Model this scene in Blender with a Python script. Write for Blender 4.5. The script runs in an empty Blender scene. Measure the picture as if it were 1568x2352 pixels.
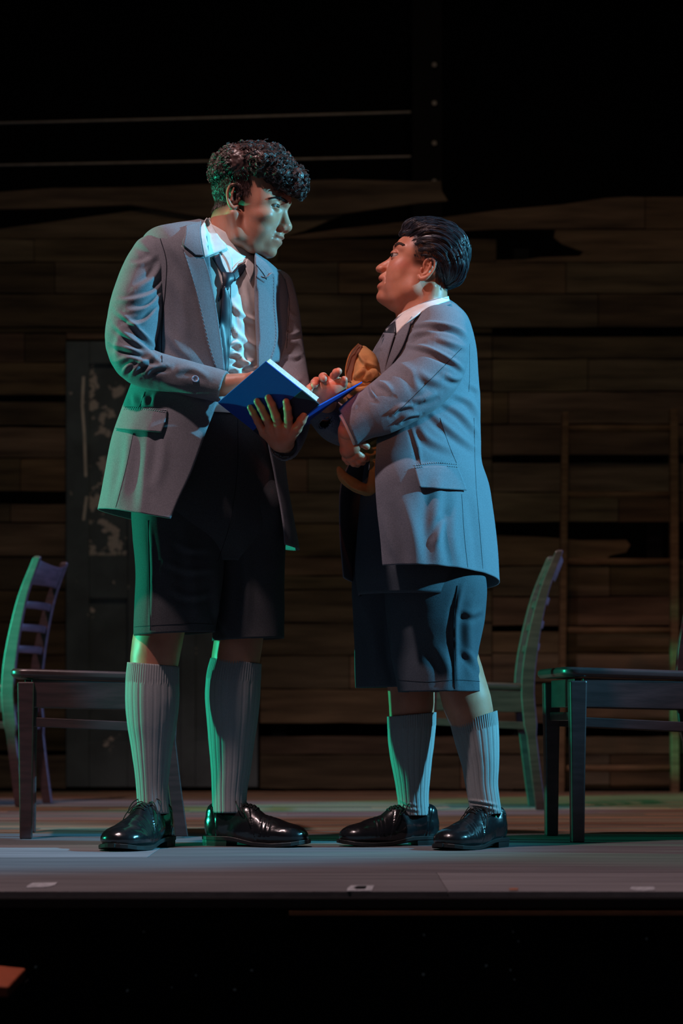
import bpy, math, random
import numpy as np
from mathutils import Vector, Matrix
from mathutils.bvhtree import BVHTree
sc = bpy.context.scene
C = sc.collection
# ---------------- camera, world, lights, exposure ----------------
F = 5553.0; HZ = 1650.0; CH = 0.33; Y0 = 6.24; S = F / Y0
cam = bpy.data.cameras.new('camera'); cam_o = bpy.data.objects.new('camera', cam); C.objects.link(cam_o)
cam_o.location = (0, 0, CH); cam_o.rotation_euler = (math.pi/2, 0, 0)
cam.lens = 85.0; cam.sensor_width = 36.0; cam.sensor_fit = 'AUTO'
cam.shift_y = (HZ - 1176) / 2352.0
cam.dof.use_dof = True; cam.dof.focus_distance = 6.12; cam.dof.aperture_fstop = 4.0
cam.clip_end = 60
sc.camera = cam_o
sc.view_settings.view_transform = 'Standard'; sc.view_settings.look = 'None'
sc.view_settings.gamma = 1.0; sc.view_settings.exposure = 0.0; sc.view_settings.use_curve_mapping = False
w_ = bpy.data.worlds.new('world'); sc.world = w_; w_.use_nodes = True
w_.node_tree.nodes['Background'].inputs[0].default_value = (0.55, 0.75, 1.0, 1)
w_.node_tree.nodes['Background'].inputs[1].default_value = 0.018
def spot(name, loc, tgt, power, col, ang, blend=0.5, rad=0.08):
    l = bpy.data.lights.new(name, 'SPOT'); o = bpy.data.objects.new(name, l); C.objects.link(o)
    o.location = loc; o.rotation_euler = (Vector(tgt) - Vector(loc)).to_track_quat('-Z', 'Y').to_euler()
    l.energy = power; l.color = col; l.spot_size = math.radians(ang); l.spot_blend = blend; l.shadow_soft_size = rad
    return o
spot('stage_lamp_cyan', (5.7, 5.6, 3.5), (-0.0, 6.2, 1.10), 3700, (0.13, 0.62, 0.90), 24, 0.5, 0.06)
spot('stage_lamp_blue', (5.8, 8.7, 2.0), (-0.4, 8.8, 0.5), 3000, (0.22, 0.42, 1.0), 20, 0.6, 0.06)
spot('stage_lamp_green', (-5.6, 7.2, 0.95), (-0.4, 6.35, 0.95), 1500, (0.03, 1.0, 0.56), 23, 0.35, 0.06)
spot('stage_lamp_green_upstage', (-5.6, 6.2, 1.1), (-0.3, 8.84, 0.6), 3600, (0.03, 1.0, 0.56), 14.5, 0.35, 0.06)
spot('stage_lamp_front_wash', (-2.0, 4.1, 6.3), (0.0, 6.25, 0.6), 1000, (1.0, 0.70, 0.70), 62, 0.5, 0.12)
spot('stage_lamp_amber', (-1.0, 2.8, 1.9), (0.08, 6.1, 1.30), 95, (1.0, 0.36, 0.20), 13, 0.6)
spot('red_hand_fill', (0.05, 4.1, 3.0), (-0.04, 6.02, 1.20), 150, (1.0, 0.13, 0.06), 5.5, 0.7)  # added spot that reddens the hands at the book; no stage lamp
spot('stage_lamp_wall', (0.5, 6.9, 6.6), (-0.3, 10.9, 0.3), 120, (1.0, 0.72, 0.48), 80, 0.9, 0.3)
# ---------------- coordinates: figure space (X, D, Y): X right, D depth away, Y down, 890 units per metre ----------------
def w(p):
    p = np.asarray(p, float)
    return np.stack([(p[..., 0]-784)/S, Y0+p[..., 1]/S, CH+(HZ-p[..., 2])/S], -1)
def A(x, y, d=0.0):
    k = 1 + d / F
    return (784+(x-784)*k, d, HZ+(y-HZ)*k)
def proj(V):
    return np.stack([784+F*V[:, 0]/V[:, 1], HZ-F*(V[:, 2]-CH)/V[:, 1]], -1)
def at(x, y, Y):
    return Vector(((x-784)*Y/F, Y, CH+(HZ-y)*Y/F))
# ---------------- object helpers ----------------
def mkmesh(name, V, Fc, mat=None, parent=None, smooth=True):
    me = bpy.data.meshes.new(name)
    V = np.asarray(V, np.float32)
    if isinstance(Fc, np.ndarray):
        nf, k = Fc.shape
        me.vertices.add(len(V)); me.vertices.foreach_set('co', V.ravel())
        me.loops.add(nf*k); me.loops.foreach_set('vertex_index', Fc.astype(np.int32).ravel())
        me.polygons.add(nf); me.polygons.foreach_set('loop_start', np.arange(0, nf*k, k, dtype=np.int32))
        me.polygons.foreach_set('loop_total', np.full(nf, k, np.int32))
        me.update(calc_edges=True); me.validate()
    else:
        me.from_pydata([tuple(map(float, v)) for v in V], [], [tuple(int(i) for i in f) for f in Fc]); me.update()
    me.polygons.foreach_set('use_smooth', [smooth]*len(me.polygons))
    o = bpy.data.objects.new(name, me); C.objects.link(o)
    if mat: me.materials.append(mat)
    if parent: o.parent = parent; o.matrix_parent_inverse = Matrix.Identity(4)
    return o
def tag(o, label=None, cat=None, group=None, kind=None):
    if label: o['label'] = label
    if cat: o['category'] = cat
    if group: o['group'] = group
    if kind: o['kind'] = kind
    return o
def empty(name, loc=(0, 0, 0), rz=0):
    o = bpy.data.objects.new(name, None); C.objects.link(o); o.location = loc; o.rotation_euler = (0, 0, rz)
    o.empty_display_size = 0.1
    return o
def rel(o, parent):     # parent while keeping world placement (parent has only a location)
    o.parent = parent; o.matrix_parent_inverse = Matrix.Translation(-parent.location)
    return o
class MB:
    def __init__(s): s.v = []; s.f = []
    def add(s, V, Fc):
        n = len(s.v); s.v += [tuple(map(float, v)) for v in V]; s.f += [tuple(i+n for i in f) for f in Fc]
    def box(s, c, h, R=None):
        V = []
        for x in (-1, 1):
            for y in (-1, 1):
                for z in (-1, 1):
                    q = Vector((x*h[0], y*h[1], z*h[2]))
                    if R: q = R @ q
                    V.append(Vector(c)+q)
        s.add(V, [(0, 1, 3, 2), (4, 6, 7, 5), (0, 4, 5, 1), (2, 3, 7, 6), (0, 2, 6, 4), (1, 5, 7, 3)])
    def sweep(s, secs):     # list of closed loops with equal counts, capped
        n = len(secs[0]); V = [q for sec in secs for q in sec]; Fc = []
        for i in range(len(secs)-1):
            for j in range(n):
                k = (j+1) % n; Fc.append((i*n+j, i*n+k, (i+1)*n+k, (i+1)*n+j))
        Fc.append(tuple(range(n-1, -1, -1))); Fc.append(tuple((len(secs)-1)*n+j for j in range(n)))
        s.add(V, Fc)
    def prism(s, poly, t, axis):      # poly: 3d points, axis vector of the extrusion
        s.sweep([[Vector(q) for q in poly], [Vector(q)+Vector(axis)*t for q in poly]])
    def tube(s, pts, r, n=6, taper=None):
        pts = [Vector(p) for p in pts]; secs = []
        up = Vector((0.13, 0.31, 0.94))
        for i, p in enumerate(pts):
            t = (pts[min(i+1, len(pts)-1)]-pts[max(i-1, 0)]).normalized()
            a = t.cross(up); a = a.normalized() if a.length > 1e-4 else Vector((1, 0, 0)); b = t.cross(a)
            rr = r[i] if isinstance(r, (list, tuple, np.ndarray)) else r
            secs.append([p+(a*math.cos(2*math.pi*j/n)+b*math.sin(2*math.pi*j/n))*rr for j in range(n)])
        s.sweep(secs)
    def build(s, name, mat, parent=None, smooth=False, bevel=0, seg=2):
        o = mkmesh(name, np.array(s.v), s.f, mat, parent, smooth)
        import bmesh
        bm = bmesh.new(); bm.from_mesh(o.data); bmesh.ops.recalc_face_normals(bm, faces=bm.faces); bm.to_mesh(o.data); bm.free()
        if bevel:
            m = o.modifiers.new('bevel', 'BEVEL'); m.width = bevel; m.segments = seg; m.limit_method = 'ANGLE'
        return o
def spline(P, n):
    P = np.asarray(P, float); m = len(P)
    if m == 2: t = np.linspace(0, 1, n)[:, None]; return P[0]*(1-t)+P[1]*t
    Q = np.vstack([2*P[0]-P[1], P, 2*P[-1]-P[-2]])
    d = np.linalg.norm(np.diff(P, axis=0), axis=1)
    cu = np.concatenate([[0], np.cumsum(d)]); cu = cu/cu[-1]
    out = []
    for t in np.linspace(0, 1, n):
        i = min(max(np.searchsorted(cu, t, 'right')-1, 0), m-2); u = (t-cu[i])/max(cu[i+1]-cu[i], 1e-9)
        a, b, c, e = Q[i], Q[i+1], Q[i+2], Q[i+3]
        out.append(.5*((2*b)+(-a+c)*u+(2*a-5*b+4*c-e)*u*u+(-a+3*b-3*c+e)*u**3))
    return np.array(out)
# ---------------- signed distance fields -> surface nets ----------------
def rot(a, ax):
    return np.array(Matrix.Rotation(math.radians(a), 3, ax))
class Field:
    def __init__(s, lo, hi, vox):
        s.lo = np.array(lo, float); s.vox = vox
        s.n = np.ceil((np.array(hi)-s.lo)/vox).astype(int)+1
        s.D = np.full(tuple(s.n), 60.0, np.float32)
    def sub(s, lo, hi):
        a = np.clip(np.floor((np.array(lo)-s.lo)/s.vox).astype(int), 0, s.n); b = np.clip(np.ceil((np.array(hi)-s.lo)/s.vox).astype(int)+1, 0, s.n)
        sl = tuple(slice(i, j) for i, j in zip(a, b))
        g = [(s.lo[i]+s.vox*np.arange(a[i], b[i])).astype(np.float32) for i in range(3)]
        return sl, g[0][:, None, None], g[1][None, :, None], g[2][None, None, :]
    def put(s, sl, d, k, mode='u'):
        a = s.D[sl]
        if a.size == 0: return
        if mode == 'u':
            h = np.clip(.5+.5*(a-d)/k, 0, 1); s.D[sl] = a+(d-a)*h-k*h*(1-h)
        else:      # smooth max: 's' subtracts d, 'i' intersects with d
            if mode == 's': d = -d
            h = np.clip(.5-.5*(a-d)/k, 0, 1); s.D[sl] = a+(d-a)*h+k*h*(1-h)
    def ell(s, c, r, k=5, R=None, mode='u'):
        m = max(r)+2*k+2; c = np.array(c, float)
        sl, X, Y, Z = s.sub(c-m, c+m)
        X = X-c[0]; Y = Y-c[1]; Z = Z-c[2]
        if R is not None:
            X, Y, Z = (R[0, i]*X+R[1, i]*Y+R[2, i]*Z for i in range(3))
        q = np.sqrt((X/r[0])**2+(Y/r[1])**2+(Z/r[2])**2)+1e-6; q2 = np.sqrt((X/r[0]**2)**2+(Y/r[1]**2)**2+(Z/r[2]**2)**2)+1e-6
        s.put(sl, q*(q-1)/q2, k, mode)
    def cone(s, a, b, ra, rb, k=5, mode='u', flat=None):
        a = np.array(a, float); b = np.array(b, float); m = max(ra, rb)+2*k+2
        sl, X, Y, Z = s.sub(np.minimum(a, b)-m, np.maximum(a, b)+m)
        e = b-a; L = max(float(e@e), 1e-6)
        t = np.clip(((X-a[0])*e[0]+(Y-a[1])*e[1]+(Z-a[2])*e[2])/L, 0, 1)
        d = np.sqrt((X-a[0]-t*e[0])**2+(Y-a[1]-t*e[1])**2+(Z-a[2]-t*e[2])**2)-(ra+(rb-ra)*t)
        s.put(sl, d, k, mode)
    def poly(s, P, k=5, mode='u'):
        for p, q in zip(P[:-1], P[1:]): s.cone(p[:3], q[:3], p[3], q[3], k, mode)
    def plane(s, c, n, k=1.5):     # keep the side where (p-c).n < 0
        n = np.array(n, float); n = n/np.linalg.norm(n)
        sl, X, Y, Z = s.sub(s.lo, s.lo+s.vox*s.n)
        s.put(sl, (X-c[0])*n[0]+(Y-c[1])*n[1]+(Z-c[2])*n[2], k, 'i')
    def nets(s, smooth=1):
        D = s.D; ins = D < 0
        n = [np.array(D.shape)[i]-1 for i in range(3)]
        cs = [(i, j, k) for i in (0, 1) for j in (0, 1) for k in (0, 1)]
        cnt = np.zeros(tuple(n), np.int8)
        for i, j, k in cs: cnt += ins[i:n[0]+i, j:n[1]+j, k:n[2]+k]
        idx = np.argwhere((cnt > 0) & (cnt < 8))
        vals = np.stack([D[idx[:, 0]+i, idx[:, 1]+j, idx[:, 2]+k] for i, j, k in cs], 1)
        cp = np.array(cs, float); acc = np.zeros((len(idx), 3)); num = np.zeros(len(idx))
        for a in range(8):
            for b in range(a+1, 8):
                if np.abs(cp[a]-cp[b]).sum() != 1: continue
                va, vb = vals[:, a], vals[:, b]; m = (va < 0) != (vb < 0)
                t = va[m]/(va[m]-vb[m]); acc[m] += cp[a]+(cp[b]-cp[a])*t[:, None]; num[m] += 1
        V = (idx+acc/num[:, None])*s.vox+s.lo
        vid = np.full(tuple(n), -1, np.int32); vid[tuple(idx.T)] = np.arange(len(idx))
        Q = []
        for ax in range(3):
            o1, o2 = (ax+1) % 3, (ax+2) % 3
            a = [slice(None)]*3; b = [slice(None)]*3; a[ax] = slice(0, -1); b[ax] = slice(1, None)
            fl = ins[tuple(a)] != ins[tuple(b)]
            e = np.argwhere(fl); e = e[(e[:, o1] > 0) & (e[:, o2] > 0) & (e[:, o1] < n[o1]) & (e[:, o2] < n[o2])]
            def g(d1, d2):
                q = e.copy(); q[:, o1] -= d1; q[:, o2] -= d2; return vid[tuple(q.T)]
            q = np.stack([g(1, 1), g(0, 1), g(0, 0), g(1, 0)], 1)
            si = ins[tuple(e.T)]; q[~si] = q[~si][:, ::-1]; Q.append(q)
        Q = np.vstack(Q); Q = Q[(Q >= 0).all(1)]
        for _ in range(smooth):
            a = np.zeros_like(V); c = np.zeros(len(V))
            for i in range(4):
                j = (i+1) % 4
                np.add.at(a, Q[:, i], V[Q[:, j]]); np.add.at(c, Q[:, i], 1); np.add.at(a, Q[:, j], V[Q[:, i]]); np.add.at(c, Q[:, j], 1)
            V = V*.5+.5*a/np.maximum(c, 1)[:, None]
        return V, Q
def fix_normals(V, Q):
    a, b, c, d = (V[Q[:, i]] for i in range(4)); m = V.mean(0)
    vol = (np.einsum('ij,ij->i', a-m, np.cross(b-m, c-m))+np.einsum('ij,ij->i', a-m, np.cross(c-m, d-m))).sum()
    return Q if vol > 0 else Q[:, ::-1]
def vnormals(V, Q):
    N = np.cross(V[Q[:, 2]]-V[Q[:, 0]], V[Q[:, 3]]-V[Q[:, 1]]); n = np.zeros_like(V)
    for i in range(4): np.add.at(n, Q[:, i], N)
    return n/np.maximum(np.linalg.norm(n, axis=1), 1e-12)[:, None]
def vnoise(P, sc_, seed=0):      # cheap smooth value noise, vectorised
    P = P*sc_+seed*17.31; i = np.floor(P).astype(np.int64); f = P-i; f = f*f*(3-2*f)
    def h(x, y, z):
        q = (x*73856093) ^ (y*19349663) ^ (z*83492791); q = (q ^ (q >> 13))*1274126177; return ((q ^ (q >> 16)) & 0xffff)/65535.0
    r = 0
    for a in (0, 1):
        for b in (0, 1):
            for c in (0, 1):
                r = r+h(i[:, 0]+a, i[:, 1]+b, i[:, 2]+c)*(f[:, 0] if a else 1-f[:, 0])*(f[:, 1] if b else 1-f[:, 1])*(f[:, 2] if c else 1-f[:, 2])
    return r*2-1
def folds(V, Q, FL, nz=0.0, nsc=14, seed=1, gain=1.0):
    """cloth creases: each fold is (points in photo px, width px, height px); only where the cloth faces the viewer's side"""
    N = vnormals(V, Q); P = proj(V); vd = V-np.array([0, 0, CH]); vd /= np.linalg.norm(vd, axis=1)[:, None]
    fac = np.clip(-np.einsum('ij,ij->i', N, vd)*2.5, 0, 1); disp = np.zeros(len(V))
    for pts, wd, am in FL:
        pl = spline(pts, 14); tt = np.linspace(0, 1, 14)
        lo = pl.min(0)-3.5*wd; hi = pl.max(0)+3.5*wd
        m = np.where(((P > lo) & (P < hi)).all(1) & (fac > 0))[0]
        if len(m) == 0: continue
        p = P[m]; best = np.full(len(m), 1e9); sg = np.zeros(len(m)); tb = np.zeros(len(m))
        for i in range(13):
            a, b = pl[i], pl[i+1]; e = b-a; L = e@e+1e-9
            t = np.clip(((p-a)@e)/L, 0, 1); q = p-a-t[:, None]*e; ds = np.linalg.norm(q, axis=1)
            u = ds < best; best[u] = ds[u]; sg[u] = np.sign(e[0]*q[u, 1]-e[1]*q[u, 0]); tb[u] = tt[i]+t[u]*(tt[i+1]-tt[i])
        s = best*sg; tp = np.sin(np.pi*np.clip(tb, 0.02, .98))**.6
        disp[m] += am*tp*(np.exp(-(s/wd)**2)-.75*np.exp(-((s-1.7*wd)/wd)**2))*fac[m]
    if nz:
        disp += nz*(vnoise(V, nsc, seed)+.5*vnoise(V, nsc*2.3, seed+1))
    return V+N*(disp*gain/S)[:, None]
# ---------------- lofted garments ----------------
def ring(row, th, rho, n=720, ex=2.2):
    xl, yl, xr, yr, d = row[:5]
    cx, cy = (xl+xr)/2, (yl+yr)/2; a3 = A(cx, cy, d); hw = (xr-xl)/2*(1+d/F); sl = (yr-yl)/(xr-xl)
    t = np.linspace(0, 2*math.pi, n, endpoint=False); c, s = np.cos(t), np.sin(t)
    c = np.sign(c)*np.abs(c)**(2/ex); s = np.sign(s)*np.abs(s)**(2/ex)
    ct, st = math.cos(math.radians(th)), math.sin(math.radians(th))
    X = c*ct-rho*s*st; Dd = c*st+rho*s*ct; k = hw/np.abs(X).max(); X *= k; Dd *= k
    i0 = int(np.argmin(X)); X = np.roll(X, -i0); Dd = np.roll(Dd, -i0)
    if Dd[:n//2].mean() > Dd[n//2:].mean():
        X = np.roll(X[::-1], 1); Dd = np.roll(Dd[::-1], 1)
    return np.stack([a3[0]+X, a3[1]+Dd, a3[2]+sl*X], 1)
def loft(rows, nrow, nseg, th=0, rho=.7, open_=None, yd=None, ex=2.2):
    """rows: xl,yl,xr,yr,d[,near edge x][,other edge x]; open_: None, 'NN' (gap on the near side) or 'NF'"""
    R = spline(np.array(rows, float), nrow); out = []
    for r in R:
        g = ring(r, th, rho, ex=ex); n = len(g); im = int(np.argmax(g[:, 0]))
        X = 784+(g[:, 0]-784)/(1+g[:, 1]/F)
        if open_ is None: ph = np.linspace(0, n, nseg, endpoint=False)
        else:
            i1 = np.interp(r[5], X[:im+1], np.arange(im+1))
            if open_ == 'NN':
                i2 = np.interp(r[6], X[:im+1], np.arange(im+1)); ph = np.linspace(i2, n+i1, nseg)
            else:
                i2 = n-np.interp(r[6], np.append(X[im:], X[0])[::-1], np.arange(n-im+1)); ph = np.linspace(i1, i2, nseg)
        gg = np.vstack([g, g]); f = np.stack([np.interp(ph, np.arange(2*n), gg[:, i]) for i in range(3)], 1)
        if yd: f[:, 2] += yd*(f[:, 1]-r[4])*(r[7] if len(r) > 7 else 1)
        out.append(f)
    P = w(np.array(out)); nr, ns = P.shape[:2]; i = np.arange(nr-1)[:, None]; m = ns if open_ is None else ns-1
    j = np.arange(m)[None, :]; k = (j+1) % ns
    Q = np.stack(np.broadcast_arrays(i*ns+j, i*ns+k, (i+1)*ns+k, (i+1)*ns+j), -1).reshape(-1, 4)
    V = P.reshape(-1, 3)
    return V, Q
def outward(V, Q):
    c = V.mean(0); m = V[Q].mean(1); N = np.cross(V[Q[:, 2]]-V[Q[:, 0]], V[Q[:, 3]]-V[Q[:, 1]])
    d = m-c; d[:, 2] = 0
    return Q if np.einsum('ij,ij->i', N, d).sum() > 0 else Q[:, ::-1]
def solid(o, t, off=-1):
    m = o.modifiers.new('thickness', 'SOLIDIFY'); m.thickness = t/S; m.offset = off; m.use_even_offset = False
    return o
def bvh(*VQ):
    vs = []; fs = []; n = 0
    for V, Q in VQ:
        vs.append(V); fs.append(Q+n); n += len(V)
    return BVHTree.FromPolygons([tuple(v) for v in np.vstack(vs).tolist()], [tuple(q) for q in np.vstack(fs).tolist()])
EYE = Vector((0, 0, CH))
def patch(name, Lp, Rp, n, m, tree, off, thick, mat, parent, lift=None, smooth=3, stitch=0, free=None):
    """a piece of cloth lying on the garments below it; Lp/Rp are its left and right borders in photo px"""
    L = spline(Lp, n); R = spline(Rp, n); T = np.full((n, m), np.nan); dirs = np.zeros((n, m, 3))
    for i in range(n):
        for j in range(m):
            p = L[i]+(R[i]-L[i])*j/(m-1); d = Vector(((p[0]-784)/F, 1, (HZ-p[1])/F)); dirs[i, j] = d
            h = tree.ray_cast(EYE, d.normalized())
            if h[0] is not None and abs(h[0].y-Y0) < 1.2: T[i, j] = h[0].y
    med = np.nanmedian(T) if np.isfinite(T).any() else Y0
    for _ in range(60):
        if np.isfinite(T).all(): break
        P = np.pad(T, 1, constant_values=np.nan); nb = np.stack([P[:-2, 1:-1], P[2:, 1:-1], P[1:-1, :-2], P[1:-1, 2:]])
        cnt_ = np.isfinite(nb).sum(0); mm = np.where(cnt_ > 0, np.nansum(nb, 0)/np.maximum(cnt_, 1), np.nan)
        T = np.where(np.isfinite(T), T, mm)
    T = np.where(np.isfinite(T), T, med); raw = T.copy()
    for _ in range(smooth):
        P = np.pad(T, 1, mode='edge'); T = np.minimum((P[:-2, 1:-1]+P[2:, 1:-1]+P[1:-1, :-2]+P[1:-1, 2:]+2*T)/6, raw)
    u = np.linspace(0, 1, n)[:, None]; v = np.linspace(0, 1, m)[None, :]
    T = T-off/S
    if lift is not None: T = T-lift(u, v)/S
    V = (np.array(EYE)[None, None]+dirs*T[..., None]).reshape(-1, 3)
    i = np.arange(n-1)[:, None]; j = np.arange(m-1)[None, :]
    Q = np.stack(np.broadcast_arrays(i*m+j, (i+1)*m+j, (i+1)*m+j+1, i*m+j+1), -1).reshape(-1, 4)
    N = np.cross(V[Q[:, 2]]-V[Q[:, 0]], V[Q[:, 3]]-V[Q[:, 1]]).sum(0)
    if N[1] > 0: Q = Q[:, ::-1]
    o = mkmesh(name, V, Q, mat, parent)
    solid(o, thick, -1)
    return o, V, Q
def seam(name, pts, tree, r, off, mat, parent, n=40, dash=False):
    P = spline(pts, n); mb = MB(); q = []
    for i, p in enumerate(P):
        d = Vector(((p[0]-784)/F, 1, (HZ-p[1])/F)); h = tree.ray_cast(EYE, d.normalized())
        if h[0] is not None: q.append(EYE+d*(h[0].y-off/S))
    if dash:
        for i in range(0, len(q)-2, 3): mb.tube(q[i:i+3], r/S, 4)
    elif len(q) > 2: mb.tube(q, r/S, 5)
    if mb.v: return mb.build(name, mat, parent, True)
# ---------------- materials ----------------
def mat(name, col, rough=.6, spec=.5, col2=None, nscale=20, nstretch=(1, 1, 1), bump=0, bscale=300, sss=0, metal=0, sheen=0, attr=None, coat=0, detail=4, ramp=(.35, .65)):
    m = bpy.data.materials.new(name); m.use_nodes = True; N = m.node_tree.nodes; L = m.node_tree.links; b = N['Principled BSDF']
    b.inputs['Roughness'].default_value = rough; b.inputs['Specular IOR Level'].default_value = spec; b.inputs['Metallic'].default_value = metal
    b.inputs['Coat Weight'].default_value = coat
    if sheen: b.inputs['Sheen Weight'].default_value = sheen; b.inputs['Sheen Roughness'].default_value = .5
    if sss:
        b.inputs['Subsurface Weight'].default_value = sss; b.inputs['Subsurface Radius'].default_value = (1.0, .30, .16); b.inputs['Subsurface Scale'].default_value = .012
    tc = N.new('ShaderNodeTexCoord'); mp = N.new('ShaderNodeMapping'); mp.inputs['Scale'].default_value = nstretch; L.new(tc.outputs['Object'], mp.inputs[0])
    nz = N.new('ShaderNodeTexNoise'); nz.inputs['Scale'].default_value = nscale; nz.inputs['Detail'].default_value = detail; L.new(mp.outputs[0], nz.inputs[0])
    cr = N.new('ShaderNodeValToRGB'); cr.color_ramp.elements[0].position = ramp[0]; cr.color_ramp.elements[1].position = ramp[1]
    c2 = col2 or tuple(c*.8 for c in col)
    cr.color_ramp.elements[0].color = (*c2, 1); cr.color_ramp.elements[1].color = (*col, 1); L.new(nz.outputs[0], cr.inputs[0])
    out = cr.outputs[0]
    if attr:
        at_ = N.new('ShaderNodeAttribute'); at_.attribute_name = attr
        mx = N.new('ShaderNodeMix'); mx.data_type = 'RGBA'; mx.blend_type = 'MULTIPLY'; mx.inputs[0].default_value = 1
        L.new(out, mx.inputs[6]); L.new(at_.outputs[0], mx.inputs[7]); out = mx.outputs[2]
    L.new(out, b.inputs['Base Color'])
    if bump:
        n2 = N.new('ShaderNodeTexNoise'); n2.inputs['Scale'].default_value = bscale; n2.inputs['Detail'].default_value = 2; L.new(mp.outputs[0], n2.inputs[0])
        bp = N.new('ShaderNodeBump'); bp.inputs['Strength'].default_value = bump; bp.inputs['Distance'].default_value = .002
        L.new(n2.outputs[0], bp.inputs['Height']); L.new(bp.outputs[0], b.inputs['Normal'])
    return m
M = {}
M['wool'] = mat('grey_wool', (.225, .225, .255), .85, .2, (.165, .165, .19), 420, bump=.35, bscale=900, sheen=.08)
M['wool2'] = mat('blue_grey_wool', (.205, .215, .26), .85, .2, (.15, .16, .195), 420, bump=.35, bscale=900, sheen=.08)
M['thread'] = mat('wool_thread', (.30, .33, .38), .8, .2)
M['seam'] = mat('seam_shadow', (.03, .035, .045), .9, .1)
M['shorts'] = mat('charcoal_trouser_cloth', (.072, .074, .082), .8, .25, (.052, .054, .060), 380, bump=.25, bscale=900)
M['shorts2'] = mat('navy_trouser_cloth', (.075, .095, .12), .8, .25, (.055, .07, .09), 380, bump=.25, bscale=900)
M['shirt'] = mat('white_cotton', (.78, .74, .72), .75, .3, (.70, .66, .64), 60, bump=.1, bscale=500)
M['tie'] = mat('black_silk_tie', (.018, .022, .035), .42, .5, bump=.1, bscale=700)
M['skin'] = mat('skin', (.60, .26, .165), .46, .45, (.48, .19, .12), 16, bump=.12, bscale=420, sss=.35, attr='tint')
M['hairb'] = mat('dark_brown_hair', (.125, .062, .055), .40, .6, (.05, .025, .022), 40, attr=None)
M['hairk'] = mat('black_hair', (.045, .042, .055), .30, .8, (.02, .02, .028), 40)
M['sock'] = mat('grey_knit', (.36, .37, .38), .95, .1, (.29, .30, .31), 900, bump=.5, bscale=1200)
M['leather'] = mat('black_leather', (.010, .010, .012), .22, .6, bump=.12, bscale=160, coat=.3)
M['sole'] = mat('black_rubber', (.018, .018, .018), .5, .4, bump=.1)
M['lace'] = mat('black_lace', (.010, .010, .010), .7, .3)
M['white'] = mat('eye_white', (.50, .47, .46), .15, .6)
M['iris'] = mat('brown_iris', (.05, .025, .015), .1, .7)
M['lash'] = mat('eyebrow_hair', (.035, .018, .013), .6, .3)
M['canvas'] = mat('tan_canvas', (.48, .27, .105), .85, .15, (.36, .20, .085), 30, bump=.4, bscale=700)
M['canvas_dark'] = mat('brown_canvas_hem', (.16, .075, .045), .85, .15, bump=.4, bscale=700)
M['brass'] = mat('brass_zip', (.45, .26, .12), .4, .5, metal=.8)
M['blue'] = mat('blue_book_cloth', (.012, .065, .42), .6, .2, (.010, .055, .36), 700, bump=.3, bscale=1200)
M['navy'] = mat('navy_book_spine', (.006, .010, .035), .55, .3, bump=.3, bscale=1200)
M['paper'] = mat('book_paper', (.72, .74, .72), .7, .2, (.55, .57, .56), 60, nstretch=(1, 1, 1))
M['page_edge'] = mat('page_edges', (.74, .78, .76), .8, .2, (.60, .63, .62), 260, detail=1)
M['button'] = mat('grey_button', (.30, .34, .46), .25, .6)
M['chair'] = mat('dark_stained_wood', (.068, .032, .035), .34, .8, (.038, .019, .021), 9, (1, 1, 8), bump=.12, bscale=60)
M['wear'] = mat('worn_wood', (.30, .13, .08), .6, .3)
M['glide'] = mat('pale_glide', (.35, .30, .22), .6, .3)
M['plank'] = mat('weathered_wall_boards', (.20, .15, .105), .85, .15, (.055, .042, .032), 2.6, (1, 1, 9), bump=.5, bscale=26, attr='tint', detail=7, ramp=(.25, .75))
M['floor'] = mat('stage_floor_boards', (.26, .20, .15), .7, .25, (.10, .075, .06), 3, (1, 18, 1), bump=.3, bscale=40, attr='tint', detail=6)
M['apron'] = mat('grey_painted_stage', (.185, .18, .19), .75, .25, (.125, .12, .13), 2.2, (1, 9, 1), bump=.25, bscale=40, detail=7, attr='tint')
M['black'] = mat('black_drape', (.004, .004, .005), .9, .1)
M['facing'] = mat('black_stage_front', (.006, .006, .007), .8, .2, bump=.1)
M['speck'] = mat('pale_paint_speck', (.75, .70, .62), .8, .1)
M['tape'] = mat('pale_tape', (.50, .52, .56), .6, .3, (.25, .26, .28), 60)
M['brasstrim'] = mat('wooden_strip', (.13, .06, .025), .6, .3)
M['rail'] = mat('pale_worn_rail', (.55, .48, .42), .7, .2)
M['ladder'] = mat('old_ladder_wood', (.20, .125, .07), .8, .2, (.12, .07, .04), 8, (1, 1, 6), bump=.2, bscale=60)
M['orange'] = mat('orange_brown_wood', (.30, .07, .03), .55, .3)
def door_mat(name, dens):
    m = mat(name, (.12, .155, .17), .75, .2, (.08, .10, .11), 6, bump=.25, bscale=60)
    N = m.node_tree.nodes; L = m.node_tree.links; b = N['Principled BSDF']; src = b.inputs['Base Color'].links[0].from_socket
    tc = N.new('ShaderNodeTexCoord'); nz = N.new('ShaderNodeTexNoise'); nz.inputs['Scale'].default_value = 11; nz.inputs['Detail'].default_value = 5; nz.inputs['Roughness'].default_value = .62
    L.new(tc.outputs['Object'], nz.inputs[0]); r = N.new('ShaderNodeValToRGB'); r.color_ramp.elements[0].position = dens; r.color_ramp.elements[1].position = dens+.03
    L.new(nz.outputs[0], r.inputs[0]); mx = N.new('ShaderNodeMix'); mx.data_type = 'RGBA'; L.new(r.outputs[0], mx.inputs[0]); L.new(src, mx.inputs[6]); mx.inputs[7].default_value = (.55, .50, .46, 1)
    L.new(mx.outputs[2], b.inputs['Base Color'])
    return m
M['door'] = door_mat('chipped_grey_door_paint', .655)
M['door_peel'] = door_mat('peeling_grey_door_paint', .56)
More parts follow.
